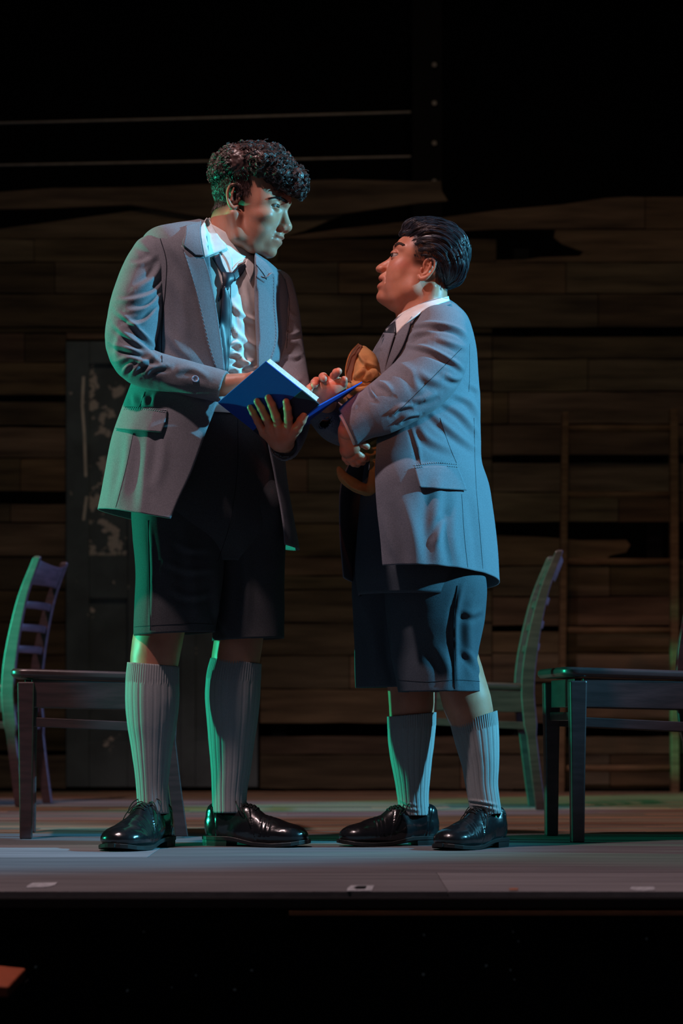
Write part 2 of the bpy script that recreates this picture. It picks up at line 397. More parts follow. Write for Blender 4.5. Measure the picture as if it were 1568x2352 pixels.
# ---------------- the stage ----------------
def tint_faces(o, cols):
    a = o.data.color_attributes.new('tint', 'FLOAT_COLOR', 'CORNER'); k = 0; buf = []
    for p, c in zip(o.data.polygons, cols): buf += [c[0], c[1], c[2], 1]*p.loop_total
    a.data.foreach_set('color', buf)
rnd = random.Random(7)
WY = 10.93                                # back wall
def rows_mesh(name, x0, x1, y0, y1, bw, mat_, zt, cols, joint):
    mb = MB(); cc = []; y = y0
    while y < y1-1e-6:
        ye = min(y+bw, y1); x = x0-rnd.random()*joint
        while x < x1:
            xe = x+joint*(.7+.6*rnd.random()); c = rnd.choice(cols); v = .7+.6*rnd.random()
            mb.box(((max(x, x0)+min(xe, x1))/2, (y+ye)/2, zt-.012), ((min(xe, x1)-max(x, x0))/2-.0008, (ye-y)/2-.0012, .012)); cc += [(c[0]*v, c[1]*v, c[2]*v)]*6; x = xe
        y = ye
    o = mb.build(name, mat_); tint_faces(o, cc); return o
tag(rows_mesh('floor', -3.6, 3.6, 6.92, 12.6, .085, M['floor'], 0, [(1, .95, .85), (1.2, .85, .7), (.8, .8, .8), (1.5, 1.0, .8), (.95, 1, .85)], 1.5), kind='structure')
tag(rows_mesh('floor.001', -3.6, 3.6, 4.605, 6.92, .57, M['apron'], 0, [(1, 1, 1), (.92, .92, .95), (1.06, 1.03, 1.05)], 2.44), kind='structure')
mb = MB(); mb.box((0, 4.62, -.022), (3.6, .022, .012)); mb.box((0, 4.62, -.055), (3.6, .010, .02))
tag(mb.build('trim_stage_edge', M['facing'], bevel=.004), kind='structure')
mb = MB(); mb.box((0, 4.665, -.62), (3.6, .02, .60)); tag(mb.build('wall_front', M['facing']), kind='structure')
mb = MB(); mb.box((.78, 4.60, -.0405), (.88, .004, .004)); tag(mb.build('trim_front_strip', M['brasstrim']), kind='structure')
mb = MB(); mb.box((0, 3.0, -1.25), (5, 1.9, .02)); tag(mb.build('floor.002', M['facing']), kind='structure')
mb = MB()
for (x, y) in [(78, 2133), (82, 2221), (222, 2122), (440, 2132), (578, 2229), (538, 2273), (394, 2268), (292, 2275), (974, 2147), (1190, 2162), (1484, 2156), (1178, 2140), (972, 2238), (1116, 2218), (1172, 2228), (1181, 2250), (450, 2240), (330, 2140)]:
    p = at(x, y, 4.643); r = rnd.uniform(.0018, .0034); n = 7
    mb.prism([(p.x+r*rnd.uniform(.6, 1.3)*math.cos(i*2*math.pi/n), p.y, p.z+r*rnd.uniform(.6, 1.3)*math.sin(i*2*math.pi/n)) for i in range(n)], .003, (0, 1, 0))
tag(mb.build('paint_speck', M['speck']), 'tiny pale paint specks scattered over the black stage front', 'paint specks', kind='stuff')
# tape marks and chips near the edge
def flat_piece(name, pts, m, label, cat, z=.0012, grp=None):
    mb = MB(); mb.prism([(*( (x-784)*(F*CH/(y-HZ))/F, F*CH/(y-HZ)), .0002) for x, y in pts], z, (0, 0, 1)); o = mb.build(name, m); tag(o, label, cat, grp); return o
flat_piece('tape_mark', [(64, 2035), (75, 2029), (132, 2028), (126, 2034), (108, 2039), (60, 2040)], M['tape'], 'scuffed pale tape scrap at the left of the stage edge', 'tape')
flat_piece('tape_mark', [(798, 2041), (806, 2035), (859, 2035), (853, 2047), (797, 2048)], M['tape'], 'white tape with dark hole at the middle of the stage edge', 'tape')
flat_piece('tape_mark', [(1446, 2044), (1450, 2038), (1502, 2038), (1503, 2045), (1480, 2047)], M['tape'], 'worn pale tape on the stage edge at the far right', 'tape')
flat_piece('tape_hole', [(812, 2040), (822, 2037), (842, 2037), (838, 2044), (818, 2044)], M['facing'], 'black chipped spot in the middle white tape piece', 'chip', .002)
flat_piece('wood_chip', [(1168, 2042), (1178, 2040), (1190, 2041), (1188, 2046), (1170, 2046)], M['wear'], 'small bare wood chip on the stage edge right of centre', 'chip')
# stage back: black drape far behind
mb = MB(); mb.box((0, 12.7, 3.0), (6, .02, 4.2)); tag(mb.build('wall_backdrop', M['black']), kind='structure')
mb = MB(); mb.box((0, 9, 7.2), (6, 4, .02)); tag(mb.build('ceiling', M['black']), kind='structure')
# plank wall
mb = MB(); cc = []
def board(pts, dy=0, tint=None):
    q = [at(x, y, WY+dy) for x, y in pts]; mb.prism(q, .022, (0, 1, 0))
    t = tint or (rnd.uniform(.55, 1.25),)*3; t = (t[0]*rnd.uniform(.95, 1.2), t[1], t[2]*rnd.uniform(.8, 1.0)); cc.extend([t]*(len(pts)+2))
def wavy(x0, x1, yt0, yt1, yb0, yb1, amp=1.2):
    n = max(2, int((x1-x0)/60)); xs = [x0+(x1-x0)*i/n for i in range(n+1)]
    top = [(x, yt0+(yt1-yt0)*(x-x0)/(x1-x0)+rnd.uniform(-amp, amp)) for x in xs]; bot = [(x, yb0+(yb1-yb0)*(x-x0)/(x1-x0)+rnd.uniform(-amp, amp)) for x in xs]
    return top+bot[::-1]
def row(x0, x1, yt, yb, joints=(), amp=1.2, dark=1.0):
    e = [x0]+sorted(j for j in joints if x0 < j < x1)+[x1]
    for a, b in zip(e[:-1], e[1:]):
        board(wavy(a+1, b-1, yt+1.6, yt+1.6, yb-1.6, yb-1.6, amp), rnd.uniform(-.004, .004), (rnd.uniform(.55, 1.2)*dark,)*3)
DL, DR = 152, 592
ys = [1812, 1733, 1690]
left_rows = [(1733, 1812), (1655, 1725), (1580, 1655), (1504, 1580), (1429, 1504), (1355, 1429), (1278, 1355), (1201, 1278), (1157, 1201), (1052, 1129), (980, 1052), (922, 978), (833, 908), (766, 833)]
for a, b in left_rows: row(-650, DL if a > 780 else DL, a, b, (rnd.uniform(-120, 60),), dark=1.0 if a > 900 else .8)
for a, b in [(1733, 1812), (1690, 1733), (1582, 1662), (1505, 1582), (1431, 1505), (1355, 1431), (1322, 1355), (1279, 1322), (1202, 1279), (1130, 1202), (1053, 1130), (974, 1052), (899, 974), (824, 899)]:
    gap = (a, b)
    row(DR+4, 1130, a, b, (rnd.uniform(700, 1100),) if rnd.random() < .4 else ())
row(DR+4, 1130, 770, 824)
# right part, with the broken boards
for a, b, j in [(1733, 1812, (1400,)), (1690, 1733, ()), (1620, 1662, ()), (1568, 1620, (1480,)), (1500, 1568, ()), (1450, 1500, (1300,)), (1370, 1438, ()), (1300, 1370, (1400,)), (1130, 1200, (1420,)), (1062, 1130, ()), (974, 1046, ()), (899, 974, (1167,)), (824, 899, (1350,)), (772, 824, ())]:
    row(1130, 2220, a, b, j)
board([(1130, 1229), (1250, 1234), (1330, 1241), (1438, 1240), (1447, 1252), (1438, 1268), (1400, 1276), (1380, 1298), (1130, 1298)], -.003, (1.15,)*3)
board([(1440, 1285), (2220, 1285), (2220, 1298), (1400, 1298)])
for a, b in [(675, 752), (602, 675)]:
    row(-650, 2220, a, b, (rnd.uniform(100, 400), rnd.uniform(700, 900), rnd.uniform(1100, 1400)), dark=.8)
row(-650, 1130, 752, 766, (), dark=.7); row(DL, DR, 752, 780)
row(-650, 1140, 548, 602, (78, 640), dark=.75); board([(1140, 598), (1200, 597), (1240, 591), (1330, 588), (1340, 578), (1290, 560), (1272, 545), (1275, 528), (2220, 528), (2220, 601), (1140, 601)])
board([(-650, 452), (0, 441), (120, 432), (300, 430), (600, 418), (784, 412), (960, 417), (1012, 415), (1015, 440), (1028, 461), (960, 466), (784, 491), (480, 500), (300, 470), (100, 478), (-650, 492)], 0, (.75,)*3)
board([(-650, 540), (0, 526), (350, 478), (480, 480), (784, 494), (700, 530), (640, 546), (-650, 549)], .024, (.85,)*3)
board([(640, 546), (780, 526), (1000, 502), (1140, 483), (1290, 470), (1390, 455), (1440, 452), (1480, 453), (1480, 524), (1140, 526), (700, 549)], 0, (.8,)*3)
board([(1482, 453), (2220, 449), (2220, 526), (1482, 525)], 0, (.7,)*3)
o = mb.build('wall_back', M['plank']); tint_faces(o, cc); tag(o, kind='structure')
mb = MB()
for x in (-600, -120, 640, 1195, 1500, 2100): mb.box(tuple(at(x, 1230, WY+.10)), (.035, .045, 1.3))
tag(mb.build('wall_studs', M['facing']), kind='structure')
# door
dr = empty('door_1', at((DL+DR)/2, 1812, WY)); tag(dr, kind='structure')
def dbox(m_, x0, y0, x1, y1, ya, yb):
    a = at(x0, y0, WY); b = at(x1, y1, WY); m_.box(((a.x+b.x)/2, WY+(ya+yb)/2, (a.z+b.z)/2), (abs(b.x-a.x)/2, (yb-ya)/2, abs(a.z-b.z)/2))
mb = MB(); cols_ = [(205, 293), (327, 415), (449, 537)]
xe = [DL]+[v for c in cols_ for v in c]+[DR]
for i in range(0, 8, 2): dbox(mb, xe[i], 785, xe[i+1], 1808, -.012, .028)
for c in cols_:
    for (a, b) in ((785, 836), (1276, 1375), (1703, 1808)): dbox(mb, c[0], a, c[1], b, -.012, .028)
rel(mb.build('door_frame', M['door'], None, bevel=.004), dr)
for c in cols_:
    for (a, b) in ((836, 1276), (1375, 1703)):
        mb = MB(); dbox(mb, c[0]-1, a-1, c[1]+1, b+1, .006, .018); rel(mb.build('door_panel', M['door_peel'] if (a == 836 and c[0] < 300) else M['door'], None), dr)
p0 = [at(192, 865, WY-.012), at(189, 930, WY-.012), at(194, 1000, WY-.012), at(197, 1095, WY-.012), at(199, 1140, WY-.012), at(192, 1195, WY-.012)]
mb = MB()
for s0, s1 in ((0, 4), (4, 6)):
    q = p0[s0:s1]; mb.sweep([[(v.x-.006, v.y-.0008, v.z), (v.x+.006, v.y-.0008, v.z), (v.x+.006, v.y+.002, v.z), (v.x-.006, v.y+.002, v.z)] for v in q])
o = rel(mb.build('paint_scrape', M['speck'], None), dr); o['label'] = 'pale vertical paint scrape'
# ladder against the wall
ly = WY-.10; ld = empty('ladder', at(1416, 1822, ly)); tag(ld, 'old wooden ladder standing against the plank wall at the right', 'ladder')
for (xt, yt, xb, yb, hw) in ((1297, 948, 1287, 1822, 7.5), (1546, 940, 1549, 1822, 9)):
    a = at(xt, yt, ly); b = at(xb, yb, ly-.02); r = hw/508; mb = MB()
    mb.sweep([[(p.x-r, p.y-.03, p.z), (p.x+r, p.y-.03, p.z), (p.x+r, p.y+.03, p.z), (p.x-r, p.y+.03, p.z)] for p in (a, b)]); rel(mb.build('side_rail', M['ladder'], None, bevel=.004), ld)
for y in (985, 1137, 1290, 1448, 1610, 1765):
    a = at(1297-(y-948)*.0115, y, ly-.005); b = at(1547, y, ly-.005); mb = MB(); mb.tube([a, (a+b)/2, b], .015, 10); rel(mb.build('rung', M['ladder'], None, True), ld)
# upper landing rail and post
gr = empty('guard_rail', at(500, 380, 12.2)); tag(gr, 'thin pale double guard rail high above the plank wall', 'railing')
for (a, b) in (((-150, 287), (943, 258)), ((-150, 383), (943, 360))):
    mb = MB(); mb.tube([at(*a, 12.2), at((a[0]+b[0])/2, (a[1]+b[1])/2+1, 12.2), at(*b, 12.2)], .0065, 8); rel(mb.build('rail_bar', M['rail'], None, True), gr)
ps = empty('support_post', at(980, 415, 12.2)); tag(ps, 'black upright post with bolts behind the top of the plank wall', 'post')
a = at(980, 700, 12.26); b = at(980, -60, 12.26); mb = MB(); mb.box(tuple((a+b)/2), (.075, .05, (b.z-a.z)/2)); rel(mb.build('post', M['facing'], None), ps)
for y in (150, 238, 330, 418):
    c = at(997, y, 12.205); mb = MB(); mb.tube([c, c+Vector((0, -.012, 0))], .012, 8); o = rel(mb.build('bolt', M['rail'], None), ps)
# corner of something at the lower left
bx = empty('wooden_box', at(-10, 2330, 4.2)); tag(bx, 'orange topped dark block cut off by the lower left edge', 'box')
mb = MB(); a = at(-70, 2257, 4.2); b = at(20, 2292, 4.2); mb.sweep([[(a.x, 4.2, a.z), (b.x, 4.2, a.z-.006), (b.x, 4.2, b.z), (a.x, 4.2, b.z)], [(a.x, 4.5, a.z), (b.x-.01, 4.5, a.z-.006), (b.x-.01, 4.5, b.z), (a.x, 4.5, b.z)]]); rel(mb.build('box_top', M['orange'], None, bevel=.003), bx)
mb = MB(); mb.box(((a.x+b.x)/2, 4.36, b.z-.35), ((b.x-a.x)/2-.004, .14, .35)); rel(mb.build('box_body', M['facing'], None), bx)
# ---------------- chairs ----------------
def make_chair():
    root = empty('wooden_chair')
    def leg(sy, front):
        mb = MB()
        if front: pr = [(0.0, 0, .017, .017), (.0, .20, .019, .019), (0.0, .43, .023, .022)]; x0 = .19; y = sy*.185
        else: pr = None; y = sy*.175
        if front:
            mb.sweep([[(x0+px-a+.004*0, y-b, z), (x0+px+a, y-b, z), (x0+px+a, y+b, z), (x0+px-a, y+b, z)] for (px, z, a, b) in pr]); o = mb.build('leg', M['chair'], root, bevel=.004)
            g = MB(); g.box((x0, y, .003), (.009, .009, .003)); g.build('leg_glide', M['glide'], o)
        else:
            path = spline([(-.235, .004), (-.215, .15), (-.195, .33), (-.188, .45), (-.205, .60), (-.245, .78), (-.300, .925)], 26); secs = []
            for (x, z) in path:
                hd = .018 if z < .3 else (.024 if z < .55 else .024-.010*(z-.55)/.37); hd = max(hd, .014); secs.append([(x-hd, y-.012, z), (x+hd, y-.012, z), (x+hd, y+.012, z), (x-hd, y+.012, z)])
            x, z = path[-1]; secs.append([(x-.010, y-.008, z+.006), (x+.006, y-.008, z+.006), (x+.006, y+.008, z+.006), (x-.010, y+.008, z+.006)])
            mb.sweep(secs); mb.build('leg', M['chair'], root, bevel=.003)
    for sy in (-1, 1): leg(sy, True); leg(sy, False)
    # seat: rounded saddle board
    out = []
    for (x, y) in [(.235, -.185), (.235, .185), (-.195, .165), (-.195, -.165)]: out.append((x, y))
    def rr(pts, r, n=5):
        res = []; m = len(pts)
        for i in range(m):
            p = Vector((*pts[i], 0)); a = (Vector((*pts[i-1], 0))-p).normalized(); b = (Vector((*pts[(i+1) % m], 0))-p).normalized()
            for k in range(n+1):
                t = k/n; res.append(p+a*r*(1-t)**2+b*r*t**2)
        return res
    o2 = rr([(.232, -.205), (.232, .205), (-.205, .185), (-.205, -.185)], .045)
    mb = MB(); tl = lambda q: .012*(q.x+.2)/.43
    mb.sweep([[(q.x*.97, q.y*.97, .430+tl(q)) for q in o2], [(q.x, q.y, .438+tl(q)) for q in o2], [(q.x, q.y, .449+tl(q)) for q in o2], [(q.x*.975, q.y*.975, .455+tl(q)) for q in o2]])
    mb.build('seat', M['chair'], root, True, bevel=.002)
    for sy in (-1, 1):
        mb = MB(); mb.sweep([[(.175, sy*.185-.009, .360), (.175, sy*.185+.009, .360), (.175, sy*.185+.009, .436), (.175, sy*.185-.009, .436)], [(-.19, sy*.172-.009, .352), (-.19, sy*.172+.009, .352), (-.19, sy*.172+.009, .426), (-.19, sy*.172-.009, .426)]])
        mb.build('apron', M['chair'], root, bevel=.002)
    for x, z, h in ((.185, .398, .038), (-.19, .39, .036)):
        mb = MB(); mb.box((x, 0, z), (.009, .165, h)); mb.build('apron', M['chair'], root, bevel=.002)
    for sy in (-1, 1):
        mb = MB(); mb.sweep([[(.19, sy*.185-.008, .308), (.19, sy*.185+.008, .308), (.19, sy*.185+.008, .334), (.19, sy*.185-.008, .334)], [(-.20, sy*.172-.008, .290), (-.20, sy*.172+.008, .290), (-.20, sy*.172+.008, .316), (-.20, sy*.172-.008, .316)]]); mb.build('stretcher', M['chair'], root, bevel=.002)
    for x, z in ((.19, .335), (-.20, .30)):
        mb = MB(); mb.box((x, 0, z), (.008, .165, .012)); mb.build('stretcher', M['chair'], root, bevel=.002)
    pth = spline([(-.188, .45), (-.205, .60), (-.245, .78), (-.300, .925)], 40)
    def bx_(z): return float(np.interp(z, pth[:, 1], pth[:, 0]))
    def slat(z0, z1, t, dip=0):
        mb = MB(); secs = []
        for k in range(13):
            y = -.168+.336*k/12; c = 1-(y/.168)**2; dx = -.030*c; zt = z1-dip*c
            secs.append([(bx_(z0)-t+dx, y, z0), (bx_(z0)+t+dx, y, z0), (bx_(zt)+t+dx, y, zt), (bx_(zt)-t+dx, y, zt)])
        mb.sweep(secs); mb.build('back_slat', M['chair'], root, True, bevel=.004)
    slat(.825, .918, .009, .018)
    for z in (.752, .668, .588): slat(z-.014, z+.014, .010)
    return root
def kids(o): return [c for c in C.objects if c.parent == o]
def copy_tree(o, parent=None):
    c = o.copy(); C.objects.link(c)
    if parent is not None: c.parent = parent
    for k in kids(o): copy_tree(k, c)
    return c
ch = make_chair(); GRP = 'dark wooden ladderback chairs on the stage'
def place(o, x, y, fx, fy, label):      # x,y = centre, (fx,fy) = the way the chair faces
    o.location = (x, y, 0); o.rotation_euler = (0, 0, math.atan2(fy, fx)); tag(o, label, 'chair', GRP)
def chair_at(o, legx, Y, fx, fy, front, label):   # put its nearer front (or rear) leg at photo x = legx, depth Y
    n = math.hypot(fx, fy); fx, fy = fx/n, fy/n; X = (legx-784)*Y/F
    lx, ly_ = (.19, .185) if front else (-.22, .175)
    # lateral axis in world of local +y is (-fy, fx); facing left => local +y points to -Y (towards the viewer)
    x = X-(lx*fx+ly_*(-fy)); y = Y-(lx*fy+ly_*fx); place(o, x, y, fx, fy, label)
chair_at(ch, 60, 6.62, -.995, -.10, True, 'dark wooden chair right behind the taller person, only seat and legs showing')
c2 = copy_tree(ch); chair_at(c2, 1325, 6.43, -.995, -.10, True, 'dark wooden chair cut off by the right edge, its front legs nearest the camera')
c3 = copy_tree(ch); chair_at(c3, 38, 8.95, -.987, .17, False, 'dark wooden chair with ladder slats turned to view, farthest left upstage')
c4 = copy_tree(ch); chair_at(c4, 1232, 8.62, -1, .0, False, 'dark wooden chair seen edge-on behind the shorter person, its back lit green')
# ---------------- heads ----------------
def poly_sdf(P, U, V):      # signed distance to a closed 2D polygon, arrays broadcast
    d = np.full(np.broadcast(U, V).shape, 1e9, np.float32); s = np.zeros(d.shape, bool); n = len(P)
    for i in range(n):
        a, b = P[i], P[(i+1) % n]; ex, ey = b[0]-a[0], b[1]-a[1]; wx, wy = U-a[0], V-a[1]
        t = np.clip((wx*ex+wy*ey)/(ex*ex+ey*ey+1e-9), 0, 1); d = np.minimum(d, (wx-ex*t)**2+(wy-ey*t)**2)
        c1 = V >= a[1]; c2 = V < b[1]; c3 = ex*wy > ey*wx
        s ^= (c1 & c2 & c3) | (~c1 & ~c2 & ~c3)
    return np.sqrt(d)*np.where(s, -1, 1)
def plate(Fd, prof, wv, rv, face, curve=.012, k=6):
    pf = spline(prof, 110); pf = [tuple(p) for p in pf]
    m = np.array(prof); lo = (m[:, 0].min()-25, -60, m[:, 1].min()-20); hi = (m[:, 0].max()+25, 60, m[:, 1].max()+20)
    sl, U, Lx, V = Fd.sub(lo, hi)
    W = np.interp(V, [q[0] for q in wv], [q[1] for q in wv]); R = np.minimum(np.interp(V, [q[0] for q in rv], [q[1] for q in rv]), W)
    # 2D table, then shift u by curvature
    uu = np.arange(lo[0]-30, hi[0]+30, 1.0, dtype=np.float32); vv = V.ravel()
    T = poly_sdf(pf, uu[:, None], vv[None, :])
    ue = U+face*curve*Lx**2
    ue = np.broadcast_to(ue, np.broadcast(U, Lx).shape)
    f = np.clip(ue-uu[0], 0, len(uu)-1.001); i = f.astype(int); f = f-i
    i = i[:, :, 0]; f = f[:, :, 0]
    Dp = T[i]*(1-f[..., None])+T[i+1]*f[..., None]
    q = Dp+R; dz = np.abs(Lx)-(W-R)
    d = np.sqrt(np.maximum(q, 0)**2+np.maximum(dz, 0)**2)+np.minimum(np.maximum(q, dz), 0)-R
    Fd.put(sl, d.astype(np.float32), k)
def both(fn):
    for s in (1, -1): fn(s)
def ear(Fd, cu, cv, l0, h, face, tilt, lob=1.0):
    k = h/60; ct, st = math.cos(math.radians(tilt)), math.sin(math.radians(tilt))
    def T(x, y, dl, s):
        x, y = x*k*1.15, y*k; X = x*ct-y*st; Y = x*st+y*ct
        return (cu+face*X, s*(l0+dl), cv-Y)
    def go(s):
        hel = [(5, 2, 1, 2.6), (9, 12, 2, 3), (7, 23, 4, 3.2), (-2, 29, 7, 3.3), (-11, 25, 10, 3.2), (-15, 13, 12, 3), (-14, -1, 12, 2.9), (-10, -13, 10, 3.2), (-4, -22, 8, 4.6*lob), (2, -25, 6, 5*lob), (7, -20, 4, 4.2)]
        sp = spline([q[:3] for q in hel], 24); rr = np.interp(np.linspace(0, 1, 24), np.linspace(0, 1, len(hel)), [q[3] for q in hel])
        Fd.poly([(*T(x, y, z, s), r*k) for (x, y, z), r in zip(sp, rr)], 1.6)
        Fd.poly([(*T(-4, 20, 7, s), 3*k), (*T(-6, 8, 7, s), 3.4*k), (*T(-5, -6, 6, s), 3.4*k), (*T(1, -14, 5, s), 3.2*k)], 2.5)
        for (x, y, dl, r) in [(2, 18, 2, 5), (-8, 10, 5.5, 5), (-8, -5, 5, 5), (-2, -16, 3, 5), (0, 4, 0, 6), (2, -8, 0, 6)]:
            Fd.ell(T(x, y, dl, s), (r*k*1.2, 2.6, r*k*1.5), 2.5)
        Fd.ell(T(9, -3, 3, s), (3.6*k, 3.6, 5.5*k), 2)
        Fd.ell(T(3, -2, 7, s), (5.2*k, 5, 8*k), 1.5, mode='s')
    both(go)
def eye(Fd, c, r, inn, out, hgt, face, tilt=0):
    def go(s):
        q = (c[0], s*c[1], c[2]); Fd.ell(q, (r+1.6,)*3, 2.5)
        i = np.array([inn[0], s*inn[1], inn[2]]); o = np.array([out[0], s*out[1], out[2]]); e = o-i; L = np.linalg.norm(e)/2; e = e/np.linalg.norm(e)
        nrm = np.cross(e, (0, 0, 1)); nrm /= np.linalg.norm(nrm); up = np.cross(nrm, e)
        m = (i+o)/2; dd = m-np.array(q); nrm = nrm*np.sign(nrm@dd) if abs(nrm@dd) > 1e-3 else nrm
        Fd.ell(m+nrm*3, (L, 11, hgt), 1.0, R=np.stack([e, nrm, up], 1), mode='s')
    both(go)
def head_map(V, Xo, D0, psi):
    c, s = math.cos(math.radians(psi)), math.sin(math.radians(psi)); u = V[..., 0]-Xo; l = V[..., 1]
    return np.stack([Xo+u*c-l*s, D0-u*s-l*c, V[..., 2]], -1)
def eyeball(mp, c, r, gaze, parent):
    mb = []; n, m = 20, 28; g = np.array(gaze, float); g /= np.linalg.norm(g)
    a = np.cross(g, (0, 0, 1)); a /= np.linalg.norm(a); b = np.cross(g, a); V = []
    ths = [0, .16, .3, .44, .52]+list(np.linspace(.65, math.pi, 14))
    for th in ths:
        for j in range(m):
            p = 2*math.pi*j/m; rr = r*(1.04-.04*min(1, th/.5)**2) if th < .5 else r
            V.append(np.array(c)+rr*(g*math.cos(th)+math.sin(th)*(a*math.cos(p)+b*math.sin(p))))
    Q = [(i*m+j, i*m+(j+1) % m, (i+1)*m+(j+1) % m, (i+1)*m+j) for i in range(len(ths)-1) for j in range(m)]
    W = w(mp(np.array(V))); Q = fix_normals(W, np.array(Q)); o = mkmesh('eye', W, Q, M['white'], parent)
    o.data.materials.append(M['iris']); o.data.materials.append(M['leather'])
    for p in o.data.polygons:
        i = p.index//m; p.material_index = 2 if i < 1 else (1 if i < 4 else 0)
    return o
def tint_verts(o, T):
    a = o.data.color_attributes.new('tint', 'FLOAT_COLOR', 'POINT'); B = np.ones((len(T), 4), np.float32); B[:, :3] = T; a.data.foreach_set('color', B.ravel())
def gz(V, c, r): return np.exp(-(((V-np.array(c))/np.array(r))**2).sum(1))
HEADS = {}
# ---- taller person, facing right ----
XoL = 570; mpL = lambda V: head_map(V, XoL, -5, 12)
def UL(x, l=0): return XoL+((x-XoL)+l*math.sin(math.radians(12)))/math.cos(math.radians(12))
Fd = Field((470, -82, 325), (690, 82, 665), 1.35)
Fd.ell((573, 0, 424), (86, 67, 80), 8, R=rot(8, 'Y'))
Fd.ell((604, 0, 470), (54, 60, 62), 14)
Fd.ell((598, 0, 510), (50, 56, 66), 12)
def f1(s):
    Fd.ell((614, s*42, 508), (24, 17, 15), 14)
    Fd.poly([(614, s*11, 578, 15), (588, s*32, 571, 15), (560, s*47, 553, 15), (550, s*55, 505, 15)], 14)
    Fd.ell((592, s*32, 543), (34, 22, 30), 14)
    Fd.poly([(657, s*9, 470, 9), (648, s*26, 466, 9), (632, s*43, 471, 8)], 7)
    Fd.ell((656, s*29, 487), (12, 13, 9), 7, mode='s')
    Fd.ell((575, s*66, 450), (30, 6, 26), 12, mode='s')
both(f1)
Fd.ell((620, 0, 556), (25, 30, 24), 12)
profL = [(600, 400), (640, 392), (657, 420), (665, 446), (668.5, 464), (666.5, 476), (660.5, 489), (661.8, 499), (665.5, 511), (669.8, 521), (670.6, 527), (668, 533.5), (661.5, 537.5), (653.5, 539.5), (650.8, 544), (652.6, 549), (650, 552), (645, 553.8), (647.5, 557.5), (646.6, 563), (641, 568), (636, 570.5), (634.5, 576), (635, 583), (631.5, 590), (622, 595), (605, 592.5), (588, 586), (580, 560), (575, 480), (600, 400)]
plate(Fd, [(UL(a), b) for a, b in profL], [(395, 46), (450, 38), (470, 26), (484, 10), (500, 10.5), (515, 13), (524, 15.5), (535, 15), (540, 20), (548, 27), (556, 28), (566, 25), (577, 24), (595, 20)], [(395, 30), (470, 18), (485, 9), (500, 8.5), (525, 9), (540, 13), (556, 14), (577, 17), (595, 17)], 1, k=5)
def f2(s):
    Fd.ell((654, s*12.5, 531), (9.5, 6.5, 7.5), 4); Fd.ell((659, s*8, 538.5), (5.5, 3, 3), 1.5, mode='s')
    Fd.poly([(650, s*17, 536, 2), (640, s*27, 548, 2), (636, s*31, 560, 2)], 6, mode='s')
    Fd.ell((642, s*27, 554.5), (8, 6, 1.6), 2.5, mode='s')
both(f2)
Fd.cone((UL(649), -24, 553.6), (UL(649), 24, 553.6), .8, .8, 2, mode='s')
eye(Fd, (639, 30, 484.5), 12, (655, 19, 486), (630, 42, 484.5), 4.2, 1)
Fd.poly([(534, 0, 505, 50), (522, 0, 545, 49), (512, 0, 600, 54), (505, 0, 665, 60)], 16)
Fd.poly([(556, 50, 505, 9), (548, 40, 555, 10), (548, 14, 612, 9)], 12)
ear(Fd, UL(543, 68)-2, 467, 57, 60, 1, -8)
V, Q = Fd.nets(1); W = w(mpL(V)); Q = fix_normals(W, Q)
T = np.ones((len(V), 3)); 
lip = gz(V, (UL(647), 0, 555), (14, 24, 7.5))[:, None]*(V[:, 0] > 632)[:, None]; T = T*(1-lip*.75)+np.array([.95, .55, .60])*lip*.75
buzz = 1/(1+np.exp(-(( 592-V[:, 0])*.25)))*1/(1+np.exp(-((487-V[:, 2]+(V[:, 0]-540).clip(-60, 0)*-.25)*.22)))*(np.hypot(V[:, 0]-545, V[:, 2]-467) > 0)
earm = np.exp(-((V[:, 0]-543)/15)**4-((V[:, 2]-467)/31)**4)*(np.abs(V[:, 1]) > 66)
buzz = np.clip(buzz*(1-earm), 0, 1)[:, None]; T = T*(1-buzz*.86)+np.array([.10, .08, .08])*buzz*.86
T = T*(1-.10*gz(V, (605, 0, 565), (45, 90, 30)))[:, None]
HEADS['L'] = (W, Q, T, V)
# ---- shorter person, facing left, chin up ----
XoR = 985; mpR = lambda V: head_map(V, XoR, 0, 3)
Fd = Field((850, -84, 492), (1085, 84, 765), 1.35)
Fd.ell((995, 0, 582), (76, 66, 66), 8, R=rot(-18, 'Y'))
Fd.ell((950, 0, 590), (46, 60, 48), 14, R=rot(-15, 'Y'))
Fd.ell((938, 0, 628), (48, 54, 56), 12)
def f1(s):
    Fd.ell((922, s*36, 620), (26, 18, 20), 16)
    Fd.ell((914, s*30, 642), (26, 24, 26), 18)
    Fd.poly([(885, s*11, 683, 15), (915, s*32, 686, 17), (948, s*44, 672, 17), (958, s*42, 640, 16)], 18)
    Fd.ell((920, s*30, 662), (34, 24, 28), 14)
    Fd.poly([(911, s*9, 570, 8), (916, s*26, 571, 8.5), (928, s*44, 578, 8)], 7)
    Fd.ell((900, s*29, 592), (10, 13, 9), 7, mode='s')
both(f1)
Fd.ell((893, 0, 658), (22, 28, 28), 12)
Fd.ell((915, 0, 700), (26, 32, 16), 16)
profR = [(940, 542), (921, 547.6), (913.6, 554), (909.2, 564), (904, 572), (899.8, 580), (896.4, 588), (889.5, 595.5), (878, 602.5), (869, 608), (862.6, 615), (863.2, 620.5), (867.5, 624.5), (874.5, 626.5), (873.5, 631), (869.4, 635), (869, 640), (873, 645.5), (885.5, 644.8), (885, 646.5), (875, 649), (868, 653), (865.2, 659), (868, 665), (869.6, 669.5), (865.5, 675), (863.8, 682), (865.5, 688.5), (870.5, 693), (880, 698.5), (895, 706), (905, 714), (940, 700), (935, 620), (945, 560), (940, 542)]
